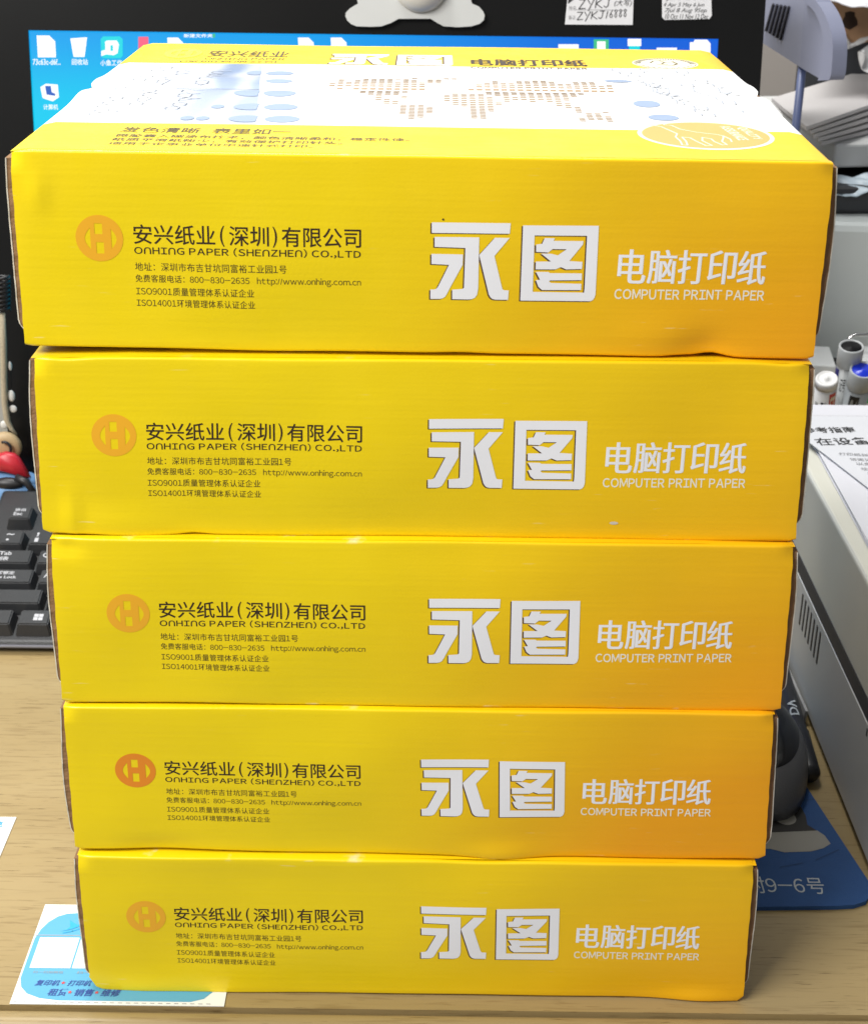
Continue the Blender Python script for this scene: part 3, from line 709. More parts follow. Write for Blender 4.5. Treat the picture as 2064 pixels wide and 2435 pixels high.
decal('handwriting', join2(wr('1Jan 2Feb 3Mar', 1580, -16, 1684, 2, -.004, .35), wr('4 Apr 5 May 6 Jun', 1577, 5, 1674, 17, -.004, .35), wr('7Jul 8 Aug 9Sep', 1580, 18, 1680, 31, -.004, .35), wr('10 Oct 11 Nov 12 Dec', 1580, 32, 1684, 44, -.004, .35)), MP(.0008), M_ink, n2)
# white cut-out figure hanging over the top bezel: two round feet and a belly
fo = [(850, 0), (852, 8), (845, 12), (832, 20), (823, 30), (822, 38), (827, 49), (836, 57), (849, 62), (880, 63), (907, 62), (930, 54), (948, 44), (1024, 44), (1040, 54), (1055, 62), (1090, 64), (1120, 62), (1140, 56), (1150, 47), (1152, 36), (1148, 26), (1138, 15), (1122, 8), (1120, 0), (1116, -60), (856, -60)]
fg = thing('bear_figure', 'white plastic figure with two rounded feet stuck on the top bezel', 'figurine')
M_fig = mat('white figure plastic', (0.56, 0.57, 0.56), 0.35, .04); M_belly = mat('cream belly plastic', (0.72, 0.68, 0.60), 0.3)
slab('feet', [mloc(*p) for p in fo], [], .0003, .0040, MP, M_fig, fg)
cb = mloc(1000, -38); bm = bmesh.new(); r_ = abs(mloc(1062, 0)[0] - mloc(938, 0)[0]) / 2 * 1.05
Mx = Matrix.Translation(MP(.004)(*cb)) @ Matrix(((1, 0, 0, 0), (0, mup.y, mn.y, 0), (0, mup.z, mn.z, 0), (0, 0, 0, 1)))
lathe(bm, [(r_, -.002), (r_ * .98, .002), (r_ * .85, .006), (r_ * .6, .0095), (r_ * .3, .011), (0, .0115)], Mx, 40); linkbm('belly', bm, M_belly, fg, True)

# ---------------------------------------------------------------- keyboard
M_kb = mat('matt black keyboard plastic', (0.016, 0.017, 0.019), 0.42, .2, 60, .15, 900); M_kbt = mat('key legend white', (.42, .42, .44), .5); M_key = mat('black key plastic', (0.020, 0.021, 0.023), 0.38, .2, 60, .15, 900)
kt = math.radians(14); kb = thing('keyboard', 'black full size keyboard lying behind the carton stack', 'keyboard', (-.2925, .286, .0015))
ky, kz = Vector((0, math.cos(kt), math.sin(kt))), Vector((0, -math.sin(kt), math.cos(kt)))
KM = Matrix(((1, 0, 0, 0), (0, ky.y, kz.y, 0), (0, ky.z, kz.z, 0), (0, 0, 0, 1)))
bm = bmesh.new(); box(bm, 0, .44, 0, .152, 0, .0065, .003, 3, KM); linkbm('keyboard_case', bm, M_kb, kb)
bm = bmesh.new(); box(bm, .001, .439, -.0012, .001, .0030, .0048, .0005, 1, KM); linkbm('front_lip', bm, mat('grey lip', (.12, .12, .14), .3), kb)
def keycap(x, y, wd, txt=()):
    bm = bmesh.new(); g = .0008
    a = [(x + g, y + g), (x + wd - g, y + g), (x + wd - g, y + .0182), (x + g, y + .0182)]
    ix, iy0, iy1 = .0028, .0042, .0012
    top = [(x + ix, y + iy0), (x + wd - ix, y + iy0), (x + wd - ix, y + .0182 - iy1), (x + ix, y + .0182 - iy1)]
    v0 = [bm.verts.new(KM @ Vector((*p, .0065))) for p in a]; v1 = [bm.verts.new(KM @ Vector((*p, .0140))) for p in top]
    bm.faces.new(v1)
    for i in range(4): bm.faces.new((v0[i], v0[(i + 1) % 4], v1[(i + 1) % 4], v1[i]))
    bmesh.ops.bevel(bm, geom=[e for e in bm.edges], offset=.0007, segments=2, affect='EDGES')
    k = linkbm('key', bm, M_key, kb)
    arts = [fit(text2d(s, .02), x + x0, y + y0, x + x1, y + y1) for s, x0, y0, x1, y1 in txt]
    if arts: decal('key_legend', join2(*arts), lambda X, Y: KM @ Vector((X, Y, .0142)), M_kbt, k)
U = .019; X0 = .012
def row(y, widths, legends, x=X0):
    for i, wd in enumerate(widths):
        keycap(x, y, wd * U, legends.get(i, ())); x += wd * U
Y0 = .005
row(Y0, [1.5, 1.25, 1.25, 5.25, 1.25, 1.25, 1.25, 1.25], {0: [('Ctrl', .004, .008, .013, .012)]})
row(Y0 + U, [2.25] + [1] * 10 + [2.75], {0: [('⇧Shift', .003, .010, .014, .014)]})
row(Y0 + 2 * U, [1.75] + [1] * 11 + [2.25], {0: [('大写锁定', .004, .0115, .019, .0148), ('Caps Lock', .004, .007, .021, .0105)], 1: [('A', .005, .009, .009, .014)]})
row(Y0 + 3 * U, [1.5] + [1] * 12 + [1.5], {0: [('Tab', .005, .0115, .013, .015), ('制表', .004, .006, .012, .010)], 1: [('Q', .005, .009, .009, .014)]})
row(Y0 + 4 * U, [1] * 13 + [2], {0: [('~', .0055, .0125, .0105, .0142), ('.', .006, .007, .008, .009)], 1: [('!', .0062, .0115, .0078, .0155), ('1', .0058, .006, .0082, .0100)]})
row(Y0 + 5 * U + .007, [1], {0: [('退出', .0052, .0115, .0125, .0145), ('Esc', .0052, .0072, .011, .0105)]})
x = X0 + U * 1.6
for g in range(3): row(Y0 + 5 * U + .007, [1] * 4, {}, x); x += U * 4.4
wl = [rr(-.0026 + i * .0030, -.0026 + j * .0030, -.0026 + i * .0030 + .0027, -.0026 + j * .0030 + .0027) for i in (0, 1) for j in (0, 1)]
decal('key_legend', join2(*[shift(poly(q), X0 + 1.5 * U + .0140, Y0 + .0100) for q in wl]), lambda X, Y: KM @ Vector((X, Y, .0142)), M_kbt, kb)

# ---------------------------------------------------------------- odds and ends left of the keyboard
M_tan = mat('tan toy plastic', (.42, .30, .16), .5); M_red = mat('red toy cap', (.46, .016, .03), .4, .2, 60, .4, 120); M_bluet = mat('blue toy jacket', (.16, .32, .58), .5); M_blk = mat('black detail', (.012, .012, .014), .45)
toy = thing('toy_figure', 'small toy figure with a tan face, red cap and blue jacket', 'toy', (-.318, .452, 0))
def ball(bm, c, r, s=(1, 1, 1)):
    g = bmesh.ops.create_uvsphere(bm, u_segments=24, v_segments=14, radius=r)
    for v in g['verts']: v.co = Vector((v.co.x * s[0], v.co.y * s[1], v.co.z * s[2])) + Vector(c)
def tl(px, py, y): return aty(px, py, y) - Vector((-.318, .452, 0))
c0 = tl(14, 1062, .452); bm = bmesh.new(); lathe(bm, [(.0098, -.003), (.0108, -.0015), (.0108, .0015), (.0098, .003), (.0060, .0038), (0, .004)], Matrix.Translation(c0) @ Matrix.Rotation(PI / 2, 4, 'X')); linkbm('face', bm, M_tan, toy, True)
bm = bmesh.new(); q = c0 + Vector((.001, -.006, .001)); tube(bm, [q + Vector((.004 * math.cos(a), 0, .005 * math.sin(a))) for a in [i * .5 - 1 for i in range(7)]], .0011, 6); linkbm('muzzle_line', bm, M_blk, toy, True)
bm = bmesh.new(); cp = [(-30, 1096), (-5, 1080), (14, 1074), (34, 1078), (46, 1088), (56, 1106), (72, 1132), (62, 1137), (40, 1130), (12, 1122), (-30, 1112)]
lay = [(.450, 1.0, 0), (.446, 1.05, 0), (.441, 1.0, 1), (.438, .82, 2)]; rg = []
for yy, sc_, dy in lay: rg.append([bm.verts.new(tl(14 + (x - 14) * sc_, 1108 + (y - 1108) * sc_ + dy, yy)) for x, y in cp])
bm.faces.new(rg[0][::-1]); bm.faces.new(rg[-1])
for a, b2 in zip(rg, rg[1:]):
    for i in range(len(cp)): bm.faces.new((a[i], a[(i + 1) % len(cp)], b2[(i + 1) % len(cp)], b2[i]))
linkbm('cap', bm, M_red, toy, True)
bm = bmesh.new(); ball(bm, tl(22, 1165, .446), .019, (1.25, .8, .75)); ball(bm, tl(70, 1152, .446), .007, (1, 1, 1.3)); linkbm('jacket', bm, M_bluet, toy, True)
bm = bmesh.new(); tube(bm, [tl(38, 1135, .436), tl(62, 1146, .434), tl(76, 1165, .434), tl(62, 1190, .434)], .0028, 8); ball(bm, tl(20, 1150, .436), .009, (1.2, .5, .5)); linkbm('strap', bm, M_blk, toy, True)
M_cord = mat('beige braided cord', (.45, .39, .28), .8, .3, 900, .8, 1500)
bm = bmesh.new(); pts = [aty(4, 745, .458), aty(8, 820, .458), aty(9, 900, .458), aty(11, 960, .458), aty(17, 1000, .458), aty(27, 1020, .458), aty(40, 1034, .458)]
tube(bm, pts, [.0022] * 5 + [.0016, .0006], 10); tag(linkbm('hanging_cord', bm, M_cord, None, True), 'beige braided cord hanging beside the monitor', 'cord')
bm = bmesh.new()
for i in range(8): 
    p = aty(4, 664 + i * 10.5, .458); tube(bm, [p + Vector((.0052 * math.cos(a), .0052 * math.sin(a), .0004 * a)) for a in [q * .45 for q in range(15)]], .0011, 6)
tag(linkbm('coiled_strap', bm, M_blk, None, True), 'black coiled strap above the beige cord beside the monitor', 'strap')
M_petal = mat('white plastic bits', (.62, .62, .60), .5)
tr = thing('trinket_string', 'string of small white plastic leaves hanging by the cord', 'trinket', aty(25, 940, .462))
T0 = aty(25, 940, .462)
for px, py, w_, h_ in ((24, 870, 4, 11), (27, 941, 8, 14), (31, 972, 9, 9), (10, 1010, 9, 10)):
    bm = bmesh.new(); ball(bm, aty(px, py, .460) - T0, .0003 * h_, (w_ / h_, .4, 1)); linkbm('leaf', bm, M_petal, tr, True)
bm = bmesh.new(); tube(bm, [aty(24, 862, .461) - T0, aty(27, 941, .461) - T0, aty(31, 975, .461) - T0, aty(10, 1012, .461) - T0], .0006, 6); linkbm('string', bm, M_blk, tr)
M_bag = mat('grey plastic bag', (.40, .42, .42), .5, .4, 60, .6, 90)
bm = bmesh.new(); box(bm, -.47, -.305, .60, .72, .001, .30, .012, 3); tag(linkbm('plastic_bag', bm, M_bag, None, True), 'grey plastic bag standing behind the cords left of the monitor', 'bag')

# ---------------------------------------------------------------- leaflets, pad on the desk
def sheet(name, pts, z, material, parent, th=.0003):
    bm = bmesh.new(); prism(bm, pts, z - th, z); return linkbm(name, bm, material, parent)
M_leaf = mat('white leaflet paper', (.74, .76, .76), .35, .03); M_cyan = mat('cyan leaflet print', (.095, .35, .54), .35, .05); M_navy = mat('navy print', (.03, .07, .30), .4); M_rstar = mat('red print', (.6, .06, .06), .4); M_sky = mat('mid blue print', (.03, .36, .66), .4)
lf = tag(sheet('leaflet', [(-.1770, .0510), (-.1770, -.0148), (-.0836, -.0148), (-.0836, .0510)], .0005, M_leaf, None), 'white leaflet with a blue panel under the front left corner of the stack', 'leaflet')
FP = lambda o: (lambda x, y: (x, y, .0005 + o))
arc = [(-.1762, .0270), (-.1748, .0335), (-.1725, .0385), (-.169, .0425), (-.165, .0445), (-.160, .0450), (-.100, .0450), (-.0940, .0425), (-.0905, .0380), (-.0890, .0320), (-.0885, .0270), (-.0880, .0000), (-.0895, -.0060), (-.0930, -.0105), (-.0985, -.0125), (-.1565, -.0125), (-.1650, -.0112), (-.1710, -.0085), (-.1745, -.0045), (-.1762, .0010)]
decal('blue_panel', poly(arc), FP(.0001), M_cyan, lf)
decal('white_square', join2(*[poly(rr(-.1738 + i * .0190, .0076, -.1556 + i * .0190, .0278)) for i in range(4)]), FP(.0002), M_leaf, lf)
decal('rule', join2(stroke([(-.1770, .0293), (-.088, .0293)], .0005), *[stroke([(-.1755 + i * .0035, -.0137), (-.1738 + i * .0035, -.0137)], .00035) for i in range(25)], *[stroke([(-.1735 + i * .0035, .0480), (-.1720 + i * .0035, .0480)], .00035) for i in range(8)]), FP(.0002), M_greyink, lf)
decal('bird_mark', join2(poly([(-.1655, .0318), (-.1628, .0332), (-.1616, .0352), (-.1628, .0398), (-.1604, .0378), (-.1585, .0366), (-.1560, .0372), (-.1580, .0352), (-.1600, .0338), (-.1630, .0326)]), stroke([(-.1640, .0309), (-.1600, .0322), (-.1570, .0340)], .0006)), FP(.0003), M_sky, lf)
decal('leaflet_lettering', join2(fit(text2d('复印机', .012), -.1690, -.0037, -.1585, -.0001, .001), fit(text2d('打印机', .012), -.1547, -.0037, -.1445, -.0001, .001), fit(text2d('租赁', .014), -.1622, -.0099, -.1540, -.0055, .001), fit(text2d('销售', .014), -.1507, -.0099, -.1425, -.0055, .001), fit(text2d('维修', .014), -.1388, -.0099, -.1306, -.0055, .001)), FP(.0003), M_navy, lf)
decal('caption', join2(fit(text2d('扫一扫加微信', 0), -.1715, .0040, -.1580, .0056), fit(text2d('扫一扫', 0), -.1520, .0040, -.1430, .0056)), FP(.0003), M_greyink, lf)
def star(cx, cy, r): return poly([(cx + (r if i % 2 == 0 else r * .42) * math.sin(i * PI / 5), cy + (r if i % 2 == 0 else r * .42) * math.cos(i * PI / 5)) for i in range(10)])
decal('star_mark', join2(star(-.1565, -.0018, .0011), star(-.1523, -.0076, .0011), star(-.1405, -.0076, .0011)), FP(.0003), M_rstar, lf)
lf2 = tag(sheet('leaflet', [(-.2660, .1190), (-.2660, .0560), (-.2080, .0560), (-.2080, .1190)], .0005, M_leaf, None), 'white leaflet cut off by the left frame edge, lying on bare desk', 'leaflet')
decal('leaflet_lettering', fit(text2d('克', .02), -.2175, .1100, -.2132, .1150), FP(.0003), M_sky, lf2)
M_pad = mat('blue mouse pad cloth', (.010, .058, .19), .75, .1, 80, .3, 1500); M_padcr = mat('pad crease', (.012, .045, .13), .8); M_padp = mat('black pad print', (.018, .016, .014), .7); M_padg = mat('grey pad print', (.26, .25, .22), .7); M_padt = mat('pale pad lettering', (.42, .46, .48), .7)
pad = tag(sheet('mouse_pad', [(.02, .0530), (.1617, .0532), (.1995, .0546), (.2080, .0555), (.2145, .0585), (.2182, .0650), (.2193, .0732), (.2063, .1503), (.1960, .2080), (.1900, .2200), (.02, .2200)], .0024, M_pad, None, .0023), 'blue mouse pad with white lettering right of the stack', 'mouse pad')
PPd = lambda o: (lambda x, y: (x, y, .0024 + o))
decal('pad_picture', poly([(.12, .185), (.19, .185), (.1985, .140), (.2000, .126), (.1992, .118), (.2030, .1130), (.1801, .1110), (.12, .108)]), PPd(.0001), M_padp, pad)
decal('pad_picture', poly([(.2075, .1023), (.2060, .1090), (.2032, .1130), (.1801, .1110), (.14, .1085), (.14, .098), (.1760, .0975), (.1827, .0948), (.1964, .0959), (.2030, .0985)]), PPd(.0002), M_padg, pad)
decal('pad_picture', poly(ell(.1890, .1235, .0055, .0060, 24)), PPd(.0002), M_padg, pad)
decal('pad_lettering', fit(sans2d('村9-6号', 0), .1590, .0630, .1965, .0755), PPd(.0002), M_padt, pad)
for l, wd in (([(.197, .089), (.2105, .0975)], .0007), ([(.178, .083), (.19, .0865)], .0006), ([(.199, .1385), (.2075, .1400)], .0006)): decal('crease', stroke(l, wd), PPd(.0002), M_padcr, pad)

# ---------------------------------------------------------------- mouse
M_mg = mat('dark grey mouse shell', (.105, .105, .11), .42, .1, 50, .2, 1500); M_mb = mat('gloss black mouse top', (.010, .010, .011), .2)
mo = thing('computer_mouse', 'dark grey and black computer mouse on the blue pad', 'mouse', (.1810, .175, .0024))
def mouse(name, a, b_, h, z0, m, cy=0.0, sq=2.4):
    bm = bmesh.new(); seg, rings = 40, 12; R = []
    for j in range(rings + 1):
        t = j / rings * PI / 2; zz = h * math.sin(t) ** .8; k = math.cos(t) ** .65
        ring = []
        for i in range(seg):
            ph = 2 * PI * i / seg; c, s = math.cos(ph), math.sin(ph)
            x = a * k * math.copysign(abs(c) ** (2 / sq), c); y = b_ * k * math.copysign(abs(s) ** (2 / sq), s)
            x *= 1 + .10 * math.cos(y / b_ * 3)
            ring.append(bm.verts.new((x, y + cy, z0 + zz * (1 - .10 * (y / b_)))))
        R.append(ring)
    for j in range(rings):
        for i in range(seg): bm.faces.new((R[j][i], R[j][(i + 1) % seg], R[j + 1][(i + 1) % seg], R[j + 1][i]))
    bm.faces.new(R[0][::-1]); bm.faces.new(R[-1]); linkbm(name, bm, m, mo, True)
def mz(x, y, a=.0260, b_=.055, h=.0290):
    r_ = min(1.0, (abs(x / a / (1 + .10 * math.cos(y / b_ * 3))) ** 2.4 + abs(y / b_) ** 2.4) ** (1 / 2.4))
    t_ = math.acos(min(1, r_ ** (1 / .65))); return .0005 + h * math.sin(t_) ** .8 * (1 - .10 * (y / b_))
mouse('shell', .0260, .055, .0290, .0005, M_mg)
mv, mf = [], []; NA, NB = 26, 60
for j in range(NB + 1):
    y = -.0425 + .0925 * j / NB; hw = .0236 * math.sqrt(max(0, 1 - ((y - .013) / .0560) ** 2)) - .0020 * math.exp(-((y - .012) / .012) ** 2)
    for i in range(NA + 1):
        x = (i / NA * 2 - 1) * hw; mv.append((x, y, mz(x, y) + .0007 - .0006 * abs(i / NA * 2 - 1) ** 6))
mf = [(j * (NA + 1) + i, j * (NA + 1) + i + 1, (j + 1) * (NA + 1) + i + 1, (j + 1) * (NA + 1) + i) for j in range(NB) for i in range(NA)]
link('top_cover', mv, mf, M_mb, mo, True)
bm = bmesh.new(); lathe(bm, [(.007, -.003), (.008, -.002), (.008, .002), (.007, .003)], Matrix.Translation((0, .034, mz(0, .034) - .004)) @ Matrix.Rotation(PI / 2, 4, 'Y')); linkbm('scroll_wheel', bm, M_blk, mo, True)
# marker lying along the printer
mk = thing('marker_pen', 'black marker pen lying between the mouse and the printer', 'marker', (.2118, .20, .0066))
def axisM(p, d):
    q = Vector(d).to_track_quat('Z', 'Y'); return Matrix.Translation(p) @ q.to_matrix().to_4x4()
A, B_ = Vector((-.0035, -.045, 0)), Vector((.0035, .085, 0))
bm = bmesh.new(); lathe(bm, [(.0040, 0), (.0060, .003), (.0062, .040), (.0056, .042), (.0056, .130), (.004, .132)], axisM(A, B_ - A)); linkbm('barrel', bm, M_blk, mk, True)
dv = (B_ - A).normalized(); 
def cyl_P(s, ang): 
    p = A + dv * s; side = Vector((dv.y, -dv.x, 0)); return p + side * .0059 * math.sin(ang) + Vector((0, 0, .0059 * math.cos(ang)))
decal('barrel_lettering', fit(text2d('DV', .02), .052, -.55, .068, .35), lambda x, y: cyl_P(x, y), M_padt, mk, .003)
bm = bmesh.new(); box(bm, -.0008, .0008, -.04, .03, 0, .0085); o = linkbm('card_strip', bm, mat('grey card edge', (.30, .30, .29), .7)); o.location = (.2178, .256, .0005); o.rotation_euler = (0, .12, .02)
tag(o, 'narrow grey card strip leaning beside the black marker pen', 'card')

# ---------------------------------------------------------------- printer on the right
M_pr = mat('off white printer plastic', (.60, .60, .57), .5, .05, 25, .25, 1800); M_prt = mat('cream printer lid plastic', (.72, .71, .61), .45, .04, 20, .2, 1800); M_gap = mat('shadow gap grey', (.06, .06, .06), .6)
pr = thing('printer', 'off white desktop printer with papers on top, right of the stack', 'printer', (.2217, -.02, 0))
bm = bmesh.new(); box(bm, 0, .40, 0, .400, .004, .0648, .0006, 1); linkbm('lower_case', bm, M_pr, pr)
bm = bmesh.new(); box(bm, .0008, .399, .001, .399, .0690, .1265, .0025, 3); linkbm('upper_case', bm, M_prt, pr)
bm = bmesh.new(); box(bm, .0004, .396, .004, .396, .0600, .0750); linkbm('joint_shade_strip', bm, M_gap, pr)  # dark, nearly flush filler stands in for the shade inside the groove
for i in range(7):
    bm = bmesh.new(); box(bm, -.0003, .002, .236 + i * .0075, .2385 + i * .0075, .040, .060); linkbm('vent_slot', bm, M_gap, pr)
for i, (y, z) in enumerate(((.135, .058), (.115, .04))):
    bm = bmesh.new(); box(bm, -.0002, .002, y, y + .0022, z, z + .0045, .0004); linkbm('screw_hole', bm, M_gap, pr)
bm = bmesh.new()
for x, y in ((.02, .02), (.02, .38), (.38, .02), (.38, .38)): box(bm, x - .01, x + .01, y - .01, y + .01, 0.0003, .006)
linkbm('feet', bm, M_blk, pr)
bm = bmesh.new(); box(bm, .017, .0195, .196, .1972, .1263, .1267); linkbm('scratch', bm, M_gap, pr)
# papers on the printer
M_pap = mat('white office paper', (.74, .74, .78), .65, .03, 8); M_pap2 = mat('printed sheet paper', (.72, .73, .76), .6, .03, 8); M_papl = mat('stack edge', (.55, .54, .58), .7)
def pile(name, pts, z0, z1, material, label, n=1):
    bm = bmesh.new()
    for i in range(n):
        a = z0 + (z1 - z0) * i / n; b2 = z0 + (z1 - z0) * (i + 1) / n - (.0002 if n > 1 else 0)
        j = [(p[0] + random.uniform(-.0009, .0009), p[1] + random.uniform(-.0009, .0009)) for p in pts] if n > 1 else pts
        prism(bm, j, a, b2)
    return tag(linkbm(name, bm, material), label, 'paper')
pile('paper_stack', [(.2345, .3330), (.2318, .1880), (.235, .02), (.44, .02), (.44, .3330)], .1267, .1300, M_pap, 'stack of blank white paper on the printer, under the printed guide sheet', 8)
gs = pile('guide_sheet', [(.2290, .3270), (.2500, .2520), (.2760, .1500), (.46, .20), (.43, .3950), (.2360, .3800), (.2310, .3500)], .1308, .1313, M_pap2, 'printed guide sheet with bold Chinese heading, lying askew on the paper stack')
GP = lambda o: (lambda x, y: (x, y, .1313 + o))
def gtext(s, x, y, wd, h, a): return rot2(fit(text2d(s, .012), 0, 0, wd, h), x, y, a)
ga = math.radians(2)
decal('sheet_lettering', join2(gtext('参考指南', .2300, .3370, .0330, .0095, ga + .03), gtext('在设备上', .2345, .3175, .0440, .0115, ga + .05)), GP(.0002), M_ink, gs)
decal('small_lettering', join2(*[gtext(s, x, y, wd, .0042, -.10) for s, x, y, wd in (('打印纸张请放入', .2435, .3030, .030), ('请阅读使用说明后再操作设备', .2480, .2950, .055), ('以免损坏打印机', .2500, .2885, .034), ('注意事项：请保持清洁干燥', .2510, .2810, .050), ('如有故障请联系维修人员', .2530, .2740, .046), ('安全说明', .2560, .2650, .020))]), GP(.0002), M_greyink, gs)
bm = bmesh.new(); box(bm, .228, .46, .366, .3865, .1268, .1318, .0015); tag(linkbm('folded_paper', bm, M_pap), 'folded white paper along the back of the printer top', 'paper')

# ---------------------------------------------------------------- pens and boxes behind the printer
M_pgrey = mat('silver marker barrel', (.40, .42, .43), .35); M_pcapb = mat('blue marker cap', (.01, .035, .60), .3); M_pcapk = mat('black marker cap', (.006, .006, .007), .5, spec=.12); M_glue = mat('white glue stick', (.76, .76, .75), .35); M_bluelab = mat('navy label', (.015, .02, .20), .4)
def pen(px, py, y, r, h, lean, name, label, cat, capmat, body, glue=False):
    top = aty(px, py, y); d = Vector(lean).normalized(); base = top - d * h
    t = thing(name, label, cat, base, 0, 'pens standing behind the printer'); Mx = axisM((0, 0, 0), d)
    bm = bmesh.new()
    if glue:
        lathe(bm, [(r * .96, 0), (r * .96, h - .007)], Mx); linkbm('barrel', bm, body, t, True)
        bm = bmesh.new(); lathe(bm, [(r, h - .0065), (r, h - .003), (r * .97, h - .0015), (r * .86, h - .0002), (r * .80, h - .0008), (r * .22, h - .0008), (r * .18, h + .0004), (0, h + .0004)], Mx); linkbm('cap', bm, capmat, t, True)
    else:
        lathe(bm, [(r * .93, 0), (r * .93, h - .016)], Mx); linkbm('barrel', bm, body, t, True)
        bm = bmesh.new(); lathe(bm, [(r * .95, h - .0155), (r, h - .015), (r, h - .0005), (r * .95, h), (r * .86, h), (r * .84, h - .003)], Mx); linkbm('cap_ring', bm, body, t, True)
        bm = bmesh.new(); lathe(bm, [(r * .83, h - .004), (r * .83, h - .0012), (r * .80, h - .0006), (r * .1, h - .0008), (0, h - .0002)], Mx); linkbm('cap', bm, capmat, t, True)
    return t, Mx
M_penbody2 = mat('grey pen body', (.42, .45, .47), .35)
t1, m1 = pen(2025, 822, .475, .0086, .139, (-.05, -.28, 1), 'whiteboard_marker', 'silver whiteboard marker with a black cap, rearmost of the pens', 'marker', M_pcapk, M_pgrey)
t2, m2 = pen(2052, 878, .465, .0088, .130, (-.04, -.45, 1), 'whiteboard_marker', 'silver whiteboard marker with a bright blue cap', 'marker', M_pcapb, M_penbody2)
t3, m3_ = pen(1966, 898, .455, .0079, .124, (-.16, -.48, 1), 'glue_stick', 'white glue stick with a red label patch, leftmost of the pens', 'glue stick', M_glue, M_glue, True)
def on_cyl(Mx, r): return lambda a, z: Mx @ Vector((r * math.sin(a), -r * math.cos(a), z))
def cyl_patch(name, Mx, r, a0, a1, z0, z1, m, parent):
    n = 10; vs = []
    for i in range(n + 1):
        a = a0 + (a1 - a0) * i / n; vs += [on_cyl(Mx, r)(a, z0), on_cyl(Mx, r)(a, z1)]
    return link(name, vs, [(2 * i, 2 * i + 2, 2 * i + 3, 2 * i + 1) for i in range(n)], m, parent, True)

# labels on the pens
o = cyl_patch('red_label', m3_, .0079 * .985, .45, 1.15, .088, .115, M_rstar, t3)
decal('label_lettering', fit(text2d('ST', .02), .55, .092, 1.05, .112), lambda a, z: on_cyl(m3_, .0079)(a, z), M_cream, t3, .2)
decal('label_lettering', join2(fit(text2d('固体', .02), -.25, .090, .30, .108), fit(text2d('胶', .02), -.85, .092, -.45, .106)), lambda a, z: on_cyl(m3_, .0079)(a, z), M_ink, t3, .2)
cyl_patch('blue_label', m1, .0086 * .955, -1.5, -.85, .075, .122, M_bluelab, t1)
decal('label_lettering', fit(text2d('记号', .01), -.6, .105, -.1, .116), lambda a, z: on_cyl(m1, .0086 * .96)(a, z), M_ink, t1, .2)
cyl_patch('label_patch', m2, .0088 * .955, -.75, .05, .094, .111, M_ink, t2)
decal('label_mark', join2(poly(ell(-.48, .1025, .13, .0052, 16)), poly([(-.28, .0965), (-.08, .0965), (-.08, .1085)])), lambda a, z: on_cyl(m2, .0088 * .97)(a, z), M_penbody2, t2, .2)
M_card = mat('white carton board', (.62, .64, .64), .5, .04, 20); M_grn = mat('green print', (.05, .35, .14), .5)
def cuboid(name, x0, x1, y0, y1, z0, z1, m, label, cat, bev=.002, rz=0.0, parent=None, group=None):
    c = Vector(((x0 + x1) / 2, (y0 + y1) / 2, z0)); bm = bmesh.new()
    box(bm, x0 - c.x, x1 - c.x, y0 - c.y, y1 - c.y, 0, z1 - z0, bev)
    o = linkbm(name, bm, m, parent); o.location = c; o.rotation_euler = (0, 0, rz)
    if label: tag(o, label, cat, group)
    return o
cb1 = cuboid('small_box', .2650, .3020, .535, .580, .0, .1060, M_card, 'small white box standing between the pens and the grey panel', 'box', .001, -.12)
bm = bmesh.new(); box(bm, -.014, -.002, -.012, .014, .1060, .1064); linkbm('grey_label', bm, mat('grey label paper', (.42, .45, .46), .5), cb1)
cb2 = cuboid('small_box', .315, .350, .54, .575, .0, .108, M_card, 'small white box with green print behind the blue capped marker', 'box', .001)
bm = bmesh.new(); box(bm, -.012, .008, -.0182, -.0175, .075, .098); linkbm('green_print', bm, M_grn, cb2)
# grey panel device and the things stacked above it
M_gp = mat('light grey cabinet', (.53, .57, .57), .45, .04, 8)
cab = cuboid('device_cabinet', .235, .56, .600, .80, .0, .194, M_gp, 'light grey office machine cabinet behind the pens and the printer', 'cabinet', .006, -.05)
bm = bmesh.new(); box(bm, -.17, .17, -.104, -.098, .084, .088); linkbm('gap_line', bm, M_blk, cab)
M_chr = mat('chrome wire', (.6, .6, .6), .12, .02, metal=1.0)
p_ = [aty(x, y, .560) for x, y in ((2008, 830), (2013, 812), (2022, 801), (2036, 796), (2064, 795), (2100, 796), (2112, 806), (2118, 830))]
bm = bmesh.new(); tube(bm, p_, .0016, 8); tag(linkbm('wire_loop', bm, M_chr, None, True), 'chrome wire loop standing in front of the grey cabinet', 'wire')
M_drk = mat('dark grey equipment', (.022, .024, .028), .5, .2, 30)
cuboid('black_case', .28, .60, .64, .86, .1945, .2145, M_drk, 'black flat case lying on the grey cabinet', 'case', .003, .06)
M_wb = mat('white box board', (.60, .61, .61), .5, .03, 20)
zb0, zb1 = aty(2030, 403, .66).z, aty(2030, 346, .66).z
cuboid('flat_white_box', .296, .60, .685, .90, zb0, zb1, M_wb, 'flat white box under the fanned paper piles beside the blue rod', 'box', .002, .14)
